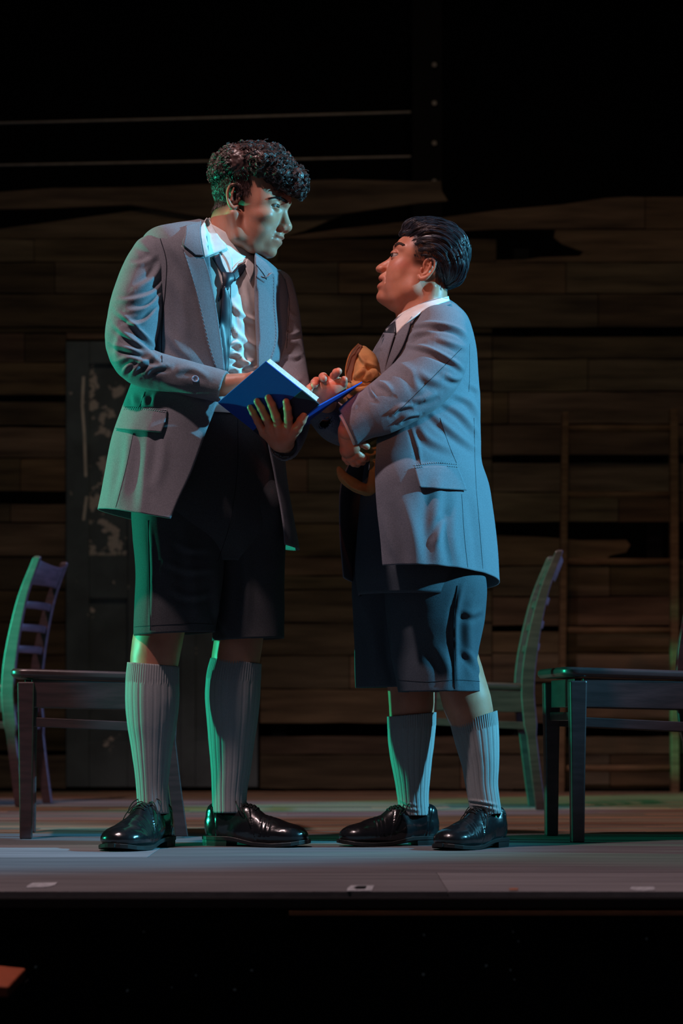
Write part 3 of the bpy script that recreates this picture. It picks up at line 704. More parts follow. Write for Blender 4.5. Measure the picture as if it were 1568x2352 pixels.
plate(Fd, profR, [(540, 44), (560, 38), (572, 28), (586, 11), (597, 10.5), (607, 13), (616, 15.5), (625, 16), (632, 22), (644, 27), (658, 26), (670, 23), (685, 22), (700, 20), (715, 20)], [(540, 30), (572, 18), (586, 9), (600, 8.5), (616, 9), (630, 12), (644, 13), (665, 15), (690, 18), (715, 18)], -1, k=4)
def f2(s):
    Fd.ell((877, s*12.5, 618.5), (9.5, 6.5, 7), 4); Fd.ell((872.5, s*8.5, 624.5), (5.5, 3.2, 3), 1.5, mode='s')
    Fd.poly([(884, s*17, 624, 2), (890, s*27, 636, 2), (888, s*32, 652, 2)], 7, mode='s')
both(f2)
Fd.ell((864, 0, 647.3), (22, 24, 4.2), 1.5, mode='s')
eye(Fd, (909.5, 30, 592), 12, (896, 19, 593), (917, 41, 592), 5.8, -1)
Fd.poly([(972, 0, 655, 50), (972, 0, 690, 52), (972, 0, 740, 60), (968, 0, 765, 62)], 16)
Fd.poly([(995, 50, 668, 9), (985, 42, 700, 10), (965, 30, 735, 9)], 12)
ear(Fd, 979, 631, 57, 56, -1, 24, 1.1)
V, Q = Fd.nets(1); W = w(mpR(V)); Q = fix_normals(W, Q)
T = np.ones((len(V), 3))
lip = np.maximum(gz(V, (869, 0, 641), (14, 24, 6)), gz(V, (867, 0, 657), (13, 24, 8)))[:, None]*(V[:, 0] < 886)[:, None]; T = T*(1-lip*.7)+np.array([.95, .5, .55])*lip*.7
cav = gz(V, (880, 0, 647), (9, 20, 5))[:, None]; T = T*(1-cav*.8)
bl = gz(V, (925, 48, 617), (26, 30, 12))[:, None]; T = T*(1-bl*.55)+np.array([1.0, .62, .72])*bl*.55
st = (1/(1+np.exp(-(V[:, 0]-950)*.35)))*(1/(1+np.exp(-(622-V[:, 2]+(V[:, 0] > 1000)*38)*.25)))
earm = np.exp(-((V[:, 0]-979)/22)**4-((V[:, 2]-631)/27)**4)*(np.abs(V[:, 1]) > 57)
st = np.clip(st*(1-earm), 0, 1)[:, None]; T = T*(1-st*.88)+np.array([.06, .06, .07])*st*.88
HEADS['R'] = (W, Q, T, V)
# ---------------- hair ----------------
def surf_tree(V, Q):
    Q = fix_normals(V, Q)
    return BVHTree.FromPolygons([tuple(v) for v in V.tolist()], [tuple(q) for q in Q.tolist()])
def locks(tree, starts, flow, steps, step, off, rnd, n_child=10, spread=2.6, curl=0, wl=22, rad=.62, lift=0, frizz=.3, endlift=0, relief=0):
    """each lock is a bundle of fine hairs following the surface; returns vertices and quads of 3-sided tubes"""
    allV = []; allQ = []; nv = 0
    for p0 in starts:
        p = Vector(p0); path = []; nr = []
        L = int(steps*rnd.uniform(.7, 1.15)); ph = rnd.uniform(0, 6.28); sg = rnd.choice((-1, 1)); cu = curl*rnd.uniform(.5, 1.3); wv = wl*rnd.uniform(.8, 1.3)
        for i in range(L):
            h = tree.find_nearest(p)
            if h[0] is None: break
            n = h[1]; q = h[0]+n*(off+lift*math.sin(math.pi*i/L)+endlift*(i/L)**2); path.append(q); nr.append(n)
            f = flow(q); t = f-n*f.dot(n)
            if t.length < 1e-5: break
            p = q+t.normalized()*step
        if len(path) < 3: continue
        oo = rnd.uniform(0, relief)
        K = len(path); c_ = []
        for i in range(K):
            t = (path[min(i+1, K-1)]-path[max(i-1, 0)]).normalized(); b = t.cross(nr[i]).normalized(); a = ph+sg*6.283*i*step/wv; am = cu*min(1, i/2)
            c_.append((path[i]+nr[i]*oo*math.sin(math.pi*min(.95, .1+i/K))+b*math.cos(a)*am+nr[i]*(math.sin(a)*.8+.6)*am, b, nr[i]))
        for c in range(n_child):
            o1, o2 = rnd.gauss(0, spread), abs(rnd.gauss(0, spread*.6)); a0 = rnd.uniform(0, 3); pts = []
            for i in range(K):
                tp = 1-.45*i/K; q, b, n = c_[i]; pts.append(q+b*(o1*tp+frizz*math.sin(i*.9+a0))+n*(o2*tp+frizz*math.cos(i*.7+a0)))
            P = np.array([tuple(q) for q in pts]); t = np.gradient(P, axis=0); t /= np.linalg.norm(t, axis=1)[:, None]+1e-9
            e1 = np.cross(t, (0.3, .2, .9)); e1 /= np.linalg.norm(e1, axis=1)[:, None]+1e-9; e2 = np.cross(t, e1)
            r = rad*np.interp(np.linspace(0, 1, K), [0, .6, 1], [1, .9, .25]); V = []
            for j in range(3):
                a = 2.094*j; V.append(P+(e1*math.cos(a)+e2*math.sin(a))*r[:, None])
            V = np.stack(V, 1).reshape(-1, 3); i = np.arange(K-1)[:, None]; j = np.arange(3)[None, :]; k = (j+1) % 3
            Qs = np.stack(np.broadcast_arrays(i*3+j, i*3+k, (i+1)*3+k, (i+1)*3+j), -1).reshape(-1, 4)
            allV.append(V); allQ.append(Qs+nv); nv += len(V)
    return np.vstack(allV), np.vstack(allQ)
def sample(V, Q, n, ok, rnd_):
    C_ = V[Q].mean(1); m = np.array([ok(c) for c in C_]); ar = np.linalg.norm(np.cross(V[Q[:, 2]]-V[Q[:, 0]], V[Q[:, 3]]-V[Q[:, 1]]), axis=1)*m
    return C_[rnd_.choice(len(C_), n, p=ar/ar.sum())]
nr_ = np.random.RandomState(3); rh = random.Random(5)
def hair_obj(name, parts, m, label=None):
    V = np.vstack([p[0] for p in parts]); n = 0; Qs = []
    for p in parts: Qs.append(p[1]+n); n += len(p[0])
    return w(V), np.vstack(Qs)
# left: curly top over clipped sides
Fd = Field((470, -85, 312), (725, 85, 500), 2.0)
Fd.ell((564, 0, 386), (78, 75, 54), 10); Fd.ell((612, 0, 390), (58, 76, 54), 10); Fd.ell((646, 0, 408), (40, 66, 46), 10)
Fd.ell((520, 0, 396), (38, 62, 36), 10)
Fd.ell((626, 0, 522), (50, 120, 84), 6, mode='s'); Fd.ell((545, 60, 475), (40, 30, 55), 6, mode='s'); Fd.ell((545, -60, 475), (40, 30, 55), 6, mode='s')
Fd.ell((684, 0, 420), (26, 36, 30), 8); Fd.ell((690, 4, 440), (18, 28, 20), 8); Fd.ell((668, 20, 436), (20, 18, 22), 8)
V, Q = Fd.nets(2); nz_ = vnoise(V, .11, 3)+.5*vnoise(V, .23, 5); N_ = vnormals(V, Q)
if ((V-V.mean(0))*N_).sum() < 0: N_ = -N_; Q = Q[:, ::-1]
V = V+N_*(nz_*2.2)[:, None]
massL = (mpL(V), Q); tr = surf_tree(mpL(V), Q)
def flowL(q):
    x = q.x; v = q.z      # figure space: x right, z down
    f = Vector((1.0, rh.uniform(-.7, .7), 0)); 
    if x < 545: f = Vector((-.55, rh.uniform(-.6, .6), .75))
    if x > 650: f = Vector((.55, rh.uniform(-.5, .5), .75))
    if x > 690: f = Vector((-.15, rh.uniform(-.5, .5), 1))
    return f+Vector((rh.uniform(-.5, .5), rh.uniform(-.5, .5), rh.uniform(-.4, .4)))
st_ = sample(massL[0], Q, 520, lambda c: True, nr_)
hv = locks(tr, st_, flowL, 13, 3.0, -.5, rh, 9, 2.0, 3.6, 20, .55, endlift=3)
# clipped side hair on the scalp
hW, hQ, hT, hV = HEADS['L']; sideV = mpL(hV); trs = surf_tree(sideV, hQ)
def okL(c):
    u, l, v = c; return (u < 590 and 392 < v < 492-(max(0, u-560))*.5 and abs(l) > 8 and not (529 < u < 559 and v > 440)) and l > -75 and (v < 455+(590-u)*.3)
iC = hV[hQ].mean(1); okm = np.array([okL(c) for c in iC]); pick = nr_.choice(np.where(okm)[0], 2600)
s2 = sideV[hQ].mean(1)[pick]
flowS = lambda q: Vector((.12+rh.uniform(-.25, .25), 0, 1))
hv2 = locks(trs, s2, flowS, 6, 2.0, 1.0, rh, 2, 1.6, 0, 20, .5, endlift=1.5)
HAIR_L = hair_obj('hair', [massL, hv, hv2], None)
# right: straight hair combed back
Fd = Field((905, -85, 488), (1090, 85, 690), 2.0)
Fd.ell((1000, 0, 576), (75, 68, 66), 8, R=rot(-14, 'Y')); Fd.ell((975, 0, 535), (50, 46, 28), 12, R=rot(-12, 'Y')); Fd.ell((1032, 0, 605), (42, 56, 52), 10)
Fd.ell((938, 0, 537), (20, 34, 9), 6)
Fd.ell((902, 0, 602), (50, 120, 52), 4, mode='s')
Fd.ell((978, 60, 640), (26, 40, 34), 6, mode='s'); Fd.ell((978, -60, 640), (26, 40, 34), 6, mode='s')
Fd.ell((985, 0, 690), (62, 120, 34), 8, mode='s')
V, Q = Fd.nets(2); N_ = vnormals(V, Q)
if ((V-V.mean(0))*N_).sum() < 0: N_ = -N_; Q = Q[:, ::-1]
massR = (mpR(V), Q); tr = surf_tree(mpR(V), Q)
def flowR(q):
    rx, ry = q.x-975, q.z-632
    return Vector((-ry, rh.uniform(-8, 8), rx)).normalized()+Vector((rh.uniform(-.1, .1), rh.uniform(-.15, .15), rh.uniform(-.1, .1)))
st_ = sample(massR[0], Q, 620, lambda c: c[0] < 1070, nr_)
hv = locks(tr, st_, flowR, 20, 3.6, .2, rh, 9, 2.0, .6, 60, .55, lift=1.0, frizz=.15, relief=5)
hW, hQ, hT, hV = HEADS['R']; sideV = mpR(hV); trs = surf_tree(sideV, hQ)
iC = hV[hQ].mean(1); okm = (iC[:, 0] > 950) & (iC[:, 2] < 668) & (iC[:, 2] > 545) & ((iC[:, 2] < 600+(iC[:, 0]-955)*.3) | (iC[:, 0] > 1006))
pick = nr_.choice(np.where(okm)[0], 1800)
def flowR2(q): return Vector((.35, 0, 1)) if q.x < 1000 else Vector((-.1, 0, 1))
hv2 = locks(trs, sideV[hQ].mean(1)[pick], flowR2, 5, 1.8, .8, rh, 2, 1.2, 0, 20, .45)
HAIR_R = hair_obj('hair', [massR, hv, hv2], None)
# ---------------- shared figure pieces ----------------
def cone_field(pts, vox, pad=10, k=8):      # pts in (photo x, photo y, depth, radius)
    P = [(*A(x, y, d), r) for x, y, d, r in pts]      # -> (X, D, Y, r)
    a = np.array(P); lo = (a[:, :3]-a[:, 3:4]).min(0)-pad; hi = (a[:, :3]+a[:, 3:4]).max(0)+pad
    return Field(lo, hi, vox), P
def smooth_path(P, n):
    P = np.array(P); return [tuple(q) for q in spline(P, n)]
def sleeve(pts, cuff_c, cuff_n, FL, nz=1.2, vox=2.4, seed=2, extra=None, hollow=None, gain=1):
    Fd, P = cone_field(pts, vox, 14); P = smooth_path(P, 26); Fd.poly(P, 6)
    if extra: extra(Fd)
    c = np.array(A(*cuff_c)); n = np.array(cuff_n, float); n /= np.linalg.norm(n)
    Fd.plane(c, n, 1.2)
    Fd.cone(c+n*30, c-n*26, hollow or P[-1][3]-4, hollow or P[-1][3]-4, 1.2, 's')
    V, Q = Fd.nets(1); V = w(V); Q = fix_normals(V, Q); V = folds(V, Q, FL, nz, 11, seed, gain)
    return V, Q
def hand(palm, fingers, wrist, vox=1.25, kf=2.2):
    pts = [q for q in palm]+[q for f in fingers for q in f]+wrist
    Fd, _ = cone_field(pts, vox, 8)
    Fd.poly([(*A(x, y, d), r) for x, y, d, r in wrist], 8)
    for a, b in zip(palm[:-1], palm[1:]): Fd.cone(A(*a[:3]), A(*b[:3]), a[3], b[3], 9)
    for f in fingers:
        g = [(*A(x, y, d), r) for x, y, d, r in f]; Fd.poly(g, kf)
        for q in g[1:-1]: Fd.ell(q[:3], (q[3]*1.07,)*3, 2)
    V, Q = Fd.nets(1); V = w(V); return V, fix_normals(V, Q)
def merge(*VQ):
    n = 0; Vs = []; Qs = []
    for V, Q in VQ: Vs.append(V); Qs.append(Q+n); n += len(V)
    return np.vstack(Vs), np.vstack(Qs)
def body_mesh(pers, key, coarse, hands):
    hW, hQ, hT, hV = HEADS[key]; V, Q = merge((hW, hQ), coarse, *hands); T = np.ones((len(V), 3)); T[:len(hT)] = hT
    o = mkmesh('body', V, Q, M['skin']); tint_verts(o, T); rel(o, pers); return o
def sock(pers, rows, fl=(), label=None, n=64):
    V, Q = loft(rows, 90, 352, 0, .95, ex=2.0); Q = outward(V, Q); N = vnormals(V, Q); R = 90; P = V.reshape(R, 352, 3)
    t = np.arange(352)/352; rib = np.sign(np.cos(2*math.pi*n*t))*np.abs(np.cos(2*math.pi*n*t))**.7; rib2 = np.clip(np.cos(2*math.pi*t*22)*3-1.6, -1, 1)
    amp = np.zeros((R, 352)); q = np.linspace(0, 1, R)[:, None]; amp += np.where(q < .13, rib[None, :]*.75, -np.clip(rib2, -1, 1)[None, :]*.45)
    V = V+N*(amp.reshape(-1)/S)[:, None]; V = folds(V, Q, list(fl), .5, 18, 4)
    o = mkmesh('sock', V, Q, M['sock']); solid(o, 3, -1); rel(o, pers)
    if label: o['label'] = label
    return o
def shoe(pers, ank, Y, ang, L=262, Wd=1.0, heel=50, tilt=0):
    """ank: photo x of the ankle; Y: depth in m of the ankle; ang: direction of the toe in the floor plane, degrees from +x towards the viewer"""
    root = empty('shoe'); rel(root, pers)
    X0 = (ank-784)*Y/F; ca, sa = math.cos(math.radians(ang)), math.sin(math.radians(ang)); k = L/260/S
    def G(V):
        V = np.asarray(V, float); x = (V[..., 0]-heel-12)*k; y = V[..., 1]*k*Wd; z = V[..., 2]*k
        return np.stack([X0+x*ca+y*sa, Y-x*sa+y*ca, z], -1)
    out = [(0, 8), (4, 18), (14, 26), (40, 31), (75, 31), (100, 30), (130, 34), (160, 42), (185, 46), (210, 45), (232, 38), (248, 26), (256, 14), (259, 4)]
    xs, ws = zip(*out)
    def loop(x0, x1, dw, z, n=34, spring=True):
        X = x0+(x1-x0)*(1-np.cos(np.linspace(0, math.pi, n)))/2; Wd_ = np.interp(X, xs, ws)+dw
        pts = [(x, -wv) for x, wv in zip(X, Wd_)]+[(x, wv) for x, wv in zip(X[::-1], Wd_[::-1])]
        return [tuple(G((x, y, z+(max(0, x-190)/70)**2*7*spring+(-0)*x))) for x, y in pts]
    mb = MB()
    def welt(z): return loop(-3, 263, 2.5, z)
    # sole follows an arch: thick heel, lifted waist
    def arch(dw, dz):
        n = 60; X = -3+(266)*(1-np.cos(np.linspace(0, math.pi, n)))/2; Wv = np.interp(X, xs, ws)+dw
        zz = np.interp(X, [0, 60, 80, 105, 135, 190, 230, 262], [20, 20, 19, 14, 8, 6, 9, 15])+dz
        pts = [(x, -a, z) for x, a, z in zip(X, Wv, zz)]+[(x, a, z) for x, a, z in zip(X[::-1], Wv[::-1], zz[::-1])]
        return [tuple(G(q)) for q in pts]
    mb.sweep([arch(1, -6), arch(3, -5), arch(3.2, 2), arch(1.5, 3.5)])
    n = 20; X = np.linspace(-3, 68, n); Wv = np.interp(X, xs, ws)+1.5
    lp = lambda z, s: [tuple(G((x*s+(1-s)*30, -a*s, z))) for x, a in zip(X, Wv)]+[tuple(G((x*s+(1-s)*30, a*s, z))) for x, a in zip(X[::-1], Wv[::-1])]
    mb.sweep([lp(0, .97), lp(8, 1), lp(16, 1)])
    mb.build('sole', M['sole'], root)
    Fd = Field((-12, -52, 8), (272, 52, 135), 1.9)
    Fd.ell((38, 0, 48), (38, 30, 46), 12); Fd.ell((32, 0, 80), (26, 25, 22), 10); Fd.ell((85, 0, 45), (60, 29, 48), 14); Fd.ell((112, 0, 62), (34, 22, 34), 14, R=rot(30, 'Y'))
    Fd.ell((140, 0, 32), (70, 36, 42), 16); Fd.ell((185, 0, 26), (62, 43, 31), 14); Fd.ell((215, 0, 25), (42, 40, 25), 12)
    Fd.cone((60, 0, 150), (56, 0, 78), 26, 22, 3, 's')
    sl, X_, Y_, Z_ = Fd.sub(Fd.lo, Fd.lo+Fd.vox*Fd.n)
    Fd.put(sl, -(Z_-np.interp(X_, [0, 60, 80, 105, 135, 190, 230, 262], [21, 21, 20, 15, 9, 8, 11, 17])), 1.5, 'i')
    V, Q = Fd.nets(1)
    if ((V-V.mean(0))*vnormals(V, Q)).sum() < 0: Q = Q[:, ::-1]
    N = vnormals(V, Q)
    # creases across the vamp, quarter and heel seams
    cr = sum(.9*np.exp(-((V[:, 0]-x-.12*np.abs(V[:, 1]))/3)**2) for x in (150, 160, 171))*(V[:, 2] > 25)
    qs = 1.6*np.exp(-((V[:, 0]-142+.55*(V[:, 2]-20).clip(0)*.6)/1.6)**2)*(np.abs(V[:, 1]) > 15)*(V[:, 2] > 14)
    ql = ((V[:, 0] < 142-.33*(V[:, 2]-20))*(np.abs(V[:, 1]) > 14)*(V[:, 0] > 40))*1.4
    hl = -1.2*np.exp(-((V[:, 0]-36-.3*(60-V[:, 2]))/1.5)**2)
    V = V+N*((-cr+ql*1.0+hl+.35*vnoise(V, .12, 9)))[:, None]
    Wv = G(V); Qw = fix_normals(Wv, Q); mkmesh('upper', Wv, Qw, M['leather'], root)
    # lining collar and tongue
    tr = surf_tree(V, Q); mb = MB()
    tg = [(98, 0, 88), (112, 0, 84), (126, 0, 76)]
    for i, x in enumerate((92, 102, 112, 122, 132)):
        for s in (-1, 1):
            ends = []
            for (xx, yy) in ((x, -13*s), (x+2, 0), (x+(8 if i < 4 else 0), 13*s)):
                h = tr.ray_cast(Vector((xx, yy, 160)), Vector((0, 0, -1))); z = h[0].z if h[0] else 80
                ends.append(tuple(G((xx, yy, z+1.8))))
            mb.tube(spline(ends, 7), 1.5*k, 5)
    h = tr.ray_cast(Vector((90, 0, 160)), Vector((0, 0, -1))); z0 = h[0].z+3 if h[0] else 92
    for s in (-1, 1):
        mb.tube(G(spline([(90, 0, z0), (86, s*14, z0+10), (92, s*30, z0+2), (106, s*35, z0-16), (112, s*30, z0-22), (104, s*22, z0-8), (92, 2*s, z0+1)], 20)), 1.3*k, 5)
        mb.tube(G(spline([(92, 0, z0), (98, s*16, z0+2), (114, s*32, z0-18), (126, s*38, z0-38), (130, s*39, z0-48)], 14)), 1.2*k, 5)
    mb.tube(G([(90, -5, z0), (92, 0, z0+3), (92, 5, z0)]), 2.6*k, 6)
    mb.build('laces', M['lace'], root, True)
    return root
# ================= the taller person =================
pL = empty('person', (float(w(A(430, 1945, 0))[0]), Y0, 0))
tag(pL, 'taller person with curly dark hair in grey suit jacket and shorts, head bowed right', 'person')
FS = [  # sleeve creases (photo px), width, height
 ([(372, 600), (350, 640), (310, 665)], 7, 5), ([(378, 640), (350, 675), (300, 690), (270, 690)], 6, 5), ([(374, 668), (340, 706), (290, 716)], 6, 5), ([(366, 700), (330, 740), (285, 748)], 6, 6),
 ([(268, 715), (300, 740), (340, 780), (366, 812)], 6, 6), ([(262, 745), (290, 770), (330, 800), (366, 826)], 6, 6), ([(256, 790), (290, 800), (330, 812), (372, 834)], 6, 6), ([(270, 830), (300, 822), (340, 836)], 6, 5),
 ([(300, 858), (322, 836), (352, 822)], 6, 6), ([(330, 862), (350, 845), (392, 838)], 6, 5), ([(280, 862), (295, 840), (312, 830)], 6, 5), ([(352, 590), (330, 605), (300, 610)], 7, 4), ([(310, 552), (340, 570), (366, 600)], 8, 3),
 ([(400, 850), (440, 846), (480, 866)], 8, 4), ([(365, 880), (410, 890), (450, 905)], 9, 3), ([(278, 760), (268, 800), (272, 840)], 8, 3)]
slL1 = sleeve([(352, 592, -85, 50), (330, 650, -100, 56), (312, 720, -118, 60), (300, 790, -130, 54), (318, 838, -145, 44), (385, 860, -150, 41), (455, 874, -155, 37), (535, 893, -160, 33)], (513, 888, -158), (.93, -.1, .30), FS, 1.6, seed=2)
FR = [([(650, 690), (665, 720), (684, 730)], 5, 3), ([(646, 760), (668, 770), (690, 760)], 5, 4), ([(655, 815), (675, 822), (690, 815)], 5, 4), ([(650, 850), (672, 880), (690, 870)], 6, 4)]
slL2 = sleeve([(634, 660, 70, 40), (645, 720, 66, 42), (652, 790, 50, 43), (660, 850, 20, 44), (668, 910, -30, 44), (668, 970, -60, 42), (660, 1010, -90, 36), (650, 1024, -175, 33)], (652, 1022, -140), (-.05, -1, -.1), FR, 1.2, seed=4)
rowsJ = [(457, 508, 590, 582, 6, 470, 582), (440, 512, 604, 592, 4, 471, 585), (400, 520, 628, 606, 0, 473, 586), (350, 536, 650, 628, 0, 477, 586), (326, 570, 662, 664, 0, 481, 587), (324, 640, 664, 720, 0, 489, 589), (328, 740, 664, 790, 0, 503, 591), (326, 830, 664, 850, 0, 513, 592),
 (306, 890, 660, 900, 0, 512, 598), (284, 950, 655, 960, 0, 494, 606), (262, 1015, 652, 1020, 0, 470, 616), (248, 1090, 660, 1110, 0, 440, 634), (238, 1145, 674, 1190, 0, 410, 648), (232, 1176, 686, 1258, 0, 392, 655)]
V, Q = loft(rowsJ, 180, 190, 35, .66, 'NN'); Q = outward(V, Q)
FJ = [([(300, 990), (290, 1080), (262, 1175)], 12, 5), ([(345, 985), (335, 1080), (325, 1185)], 14, 5), ([(376, 990), (372, 1060), (360, 1120)], 12, 5), ([(262, 1060), (252, 1130), (243, 1180)], 9, 3),
 ([(306, 905), (310, 930)], 5, 3), ([(330, 905), (333, 932)], 5, 3), ([(355, 905), (352, 932)], 5, 3), ([(405, 640), (420, 700), (430, 780)], 12, 4), ([(385, 760), (410, 800), (450, 830)], 10, 4), ([(395, 560), (420, 600), (440, 660)], 12, 3)]
V = folds(V, Q, FJ, 1.6, 7, 3)
jk = mkmesh('jacket', *merge((V, Q), slL1, slL2), M['wool']); rel(jk, pL); tJ = bvh((V, Q)); tS = bvh(slL1); tAll = bvh((V, Q), slL1, slL2)
m_ = jk.modifiers.new('thickness', 'SOLIDIFY'); m_.thickness = 3.0/S; m_.offset = -1
# shirt
rowsS = [(468, 512, 588, 584, 4), (458, 540, 598, 606, 2), (440, 570, 612, 630, 0), (400, 620, 628, 680, 0), (376, 700, 636, 740, 0), (370, 800, 636, 820, 0), (365, 880, 632, 890, 0), (350, 960, 628, 960, 0)]
Vs, Qs = loft(rowsS, 120, 200, 35, .72); Qs = outward(Vs, Qs)
FSh = [([(530, 690), (548, 720), (556, 760)], 5, 4), ([(530, 700), (560, 725), (590, 740)], 5, 4), ([(560, 640), (570, 700), (585, 725)], 6, 3), ([(540, 760), (560, 780), (588, 800)], 6, 5), ([(528, 735), (545, 775), (535, 790)], 4, 4),
 ([(520, 792), (545, 788), (552, 800), (548, 815)], 5, 11), ([(520, 812), (540, 812), (556, 830), (560, 850)], 5, 11), ([(524, 835), (545, 828), (570, 840), (588, 850)], 5, 10), ([(545, 852), (560, 838), (580, 828)], 5, 9), ([(516, 850), (535, 846), (552, 860)], 5, 9)]
Vs = folds(Vs, Qs, FSh, 1.2, 16, 8)
sh = mkmesh('shirt', Vs, Qs, M['shirt']); solid(sh, 2.5, -1); rel(sh, pL); tSh = bvh((Vs, Qs))
tSJ = bvh((V, Q), (Vs, Qs)); tNeck = bvh((Vs, Qs), HEADS['L'][:2])
# shirt collar: two wings and the stand behind
patch('collar', [(477, 502), (462, 518), (459, 530), (462, 560), (468, 592)], [(479, 501), (492, 525), (505, 546), (520, 562), (519, 572)], 22, 14, bvh((Vs, Qs), HEADS['L'][:2], (V, Q)), 5, 3, M['shirt'], sh, lift=lambda u, v: 4*np.sin(math.pi*v)*(1-u)+2)
patch('collar', [(572, 588), (566, 598), (562, 610)], [(582, 584), (584, 600), (583, 625), (575, 645)], 18, 9, bvh((Vs, Qs), (V, Q), HEADS['L'][:2]), 4, 3, M['shirt'], sh, lift=lambda u, v: 2+0*u*v)
patch('collar_stand', [(505, 575), (522, 600), (531, 625)], [(517, 568), (530, 585), (533, 615), (532, 628)], 16, 8, tNeck, 3, 2.5, M['shirt'], sh)
patch('collar_stand', [(532, 628), (545, 612), (560, 604), (572, 592)], [(531, 622), (546, 604), (560, 594), (573, 586)], 14, 6, tNeck, 3, 2.5, M['shirt'], sh)
seam('placket', [(530, 650), (530, 720), (530, 770)], tSh, .8, .5, M['thread'], sh)
# tie
tie = patch('tie', [(512, 660), (508, 690), (504, 740), (506, 800), (512, 850), (510, 900)], [(520, 655), (532, 700), (530, 760), (528, 800), (524, 850), (518, 900)], 40, 10, tSJ, 4, 3.5, M['tie'], None, smooth=12, lift=lambda u, v: 3*np.sin(math.pi*v)+1)[0]; rel(tie, pL)
patch('tie_knot', [(510, 624), (510, 640), (513, 658), (515, 666)], [(536, 626), (540, 640), (530, 655), (524, 666)], 14, 10, tSh, 7, 6, M['tie'], tie, lift=lambda u, v: 7*np.sin(math.pi*v)*np.sin(math.pi*np.clip(u+.15, 0, 1)))
patch('tie_band', [(487, 592), (500, 612), (511, 632)], [(504, 582), (511, 605), (522, 628)], 12, 6, tSh, 4, 3, M['tie'], tie, lift=lambda u, v: 2+0*u*v)
patch('tie_band', [(533, 628), (548, 612), (563, 606)], [(540, 646), (556, 630), (565, 612)], 12, 6, tSh, 4, 3, M['tie'], tie, lift=lambda u, v: 2+0*u*v)
patch('tie_tail', [(510, 650), (506, 668), (501, 690)], [(522, 658), (514, 676), (502, 693)], 10, 6, tSh, 3, 2.5, M['tie'], tie)
# lapels and jacket collar
big = bvh((V, Q), (Vs, Qs))
lp1 = patch('lapel', [(416, 563), (428, 600), (446, 660), (462, 730), (476, 790), (492, 838), (500, 848)], [(468, 590), (480, 625), (494, 690), (503, 750), (510, 800), (516, 838), (516, 850)], 50, 18, big, 6, 3, M['wool'], jk, smooth=10, lift=lambda u, v: 5*(1-v)*np.sin(math.pi*np.clip(u*.95+.05, 0, 1))**.5+5*v)[1:]
cl1 = patch('jacket_collar', [(426, 518), (424, 540), (420, 562), (448, 586)], [(462, 507), (460, 530), (463, 560), (468, 588)], 24, 14, bvh((V, Q), (Vs, Qs)), 8, 3, M['wool'], jk, smooth=8, lift=lambda u, v: 4+2*v)[1:]
lp2 = patch('lapel', [(585, 632), (584, 680), (586, 750), (590, 820), (594, 900)], [(612, 640), (632, 630), (634, 700), (638, 780), (618, 850), (604, 905)], 44, 14, big, 6, 3, M['wool'], jk, smooth=10, lift=lambda u, v: 5*v+3)[1:]
cl2 = patch('jacket_collar', [(584, 592), (586, 612), (586, 634)], [(590, 590), (603, 610), (622, 632), (606, 650)], 16, 10, big, 8, 3, M['wool'], jk, smooth=6, lift=lambda u, v: 4+0*u*v)[1:]
tl = bvh(lp1, cl1, lp2, cl2)
for p in ([(420, 570), (434, 612), (452, 672), (468, 738), (482, 796), (497, 842)], [(430, 522), (428, 540), (424, 560)], [(628, 636), (629, 700), (633, 780), (614, 848)]): seam('topstitch', p, tl, .55, .5, M['thread'], jk, 90, dash=True)
for p in ([(422, 564), (440, 578), (452, 588)], [(588, 608), (604, 628), (612, 642)]): seam('notch_seam', p, tl, 1.0, .4, M['seam'], jk)
for p in ([(368, 548), (382, 600), (380, 660), (374, 720), (371, 780), (372, 832)],): seam('armhole_seam', p, tAll, 1.1, .3, M['seam'], jk)
for p in ([(654, 640), (664, 690), (662, 740), (658, 800)], [(306, 995), (288, 1080), (262, 1180)], [(333, 900), (320, 935)]): seam('body_seam', p, tAll, .6, .2, M['seam'], jk)
fp = patch('pocket_flap', [(284, 934), (276, 955), (264, 984)], [(384, 940), (380, 965), (370, 992)], 18, 30, tJ, 3, 3, M['wool'], jk, smooth=4, lift=lambda u, v: 2+5*u)[1:]
tf = bvh(fp)
seam('topstitch', [(286, 936), (335, 937), (382, 942)], tf, .8, .8, M['thread'], jk, 60, dash=True); seam('topstitch', [(283, 940), (335, 940), (383, 947)], tf, .8, .8, M['thread'], jk, 60, dash=True)
# sleeve button
c = np.array((448, 871)); d = Vector(((c[0]-784)/F, 1, (HZ-c[1])/F)); h = tS.ray_cast(EYE, d.normalized())
if h[0]:
    n = h[1] if h[1].y < 0 else -h[1]; q = n.to_track_quat('Z', 'Y'); mb = MB(); mb.sweep([[h[0]+q @ Vector((r*math.cos(t*math.pi/12), r*math.sin(t*math.pi/12), z)) for t in range(24)] for r, z in ((.0088, 0), (.0094, .002), (.0088, .0034), (.0068, .0036), (.006, .0026))])
    bo = mb.build('button', M['button'], jk, True); mb = MB()
    for a, b in ((-1, -1), (-1, 1), (1, -1), (1, 1)): mb.box(h[0]+q @ Vector((a*.0018, b*.0022, .003)), (.0008, .0012, .0012), q.to_matrix())
    mb.build('button_hole', M['seam'], bo)
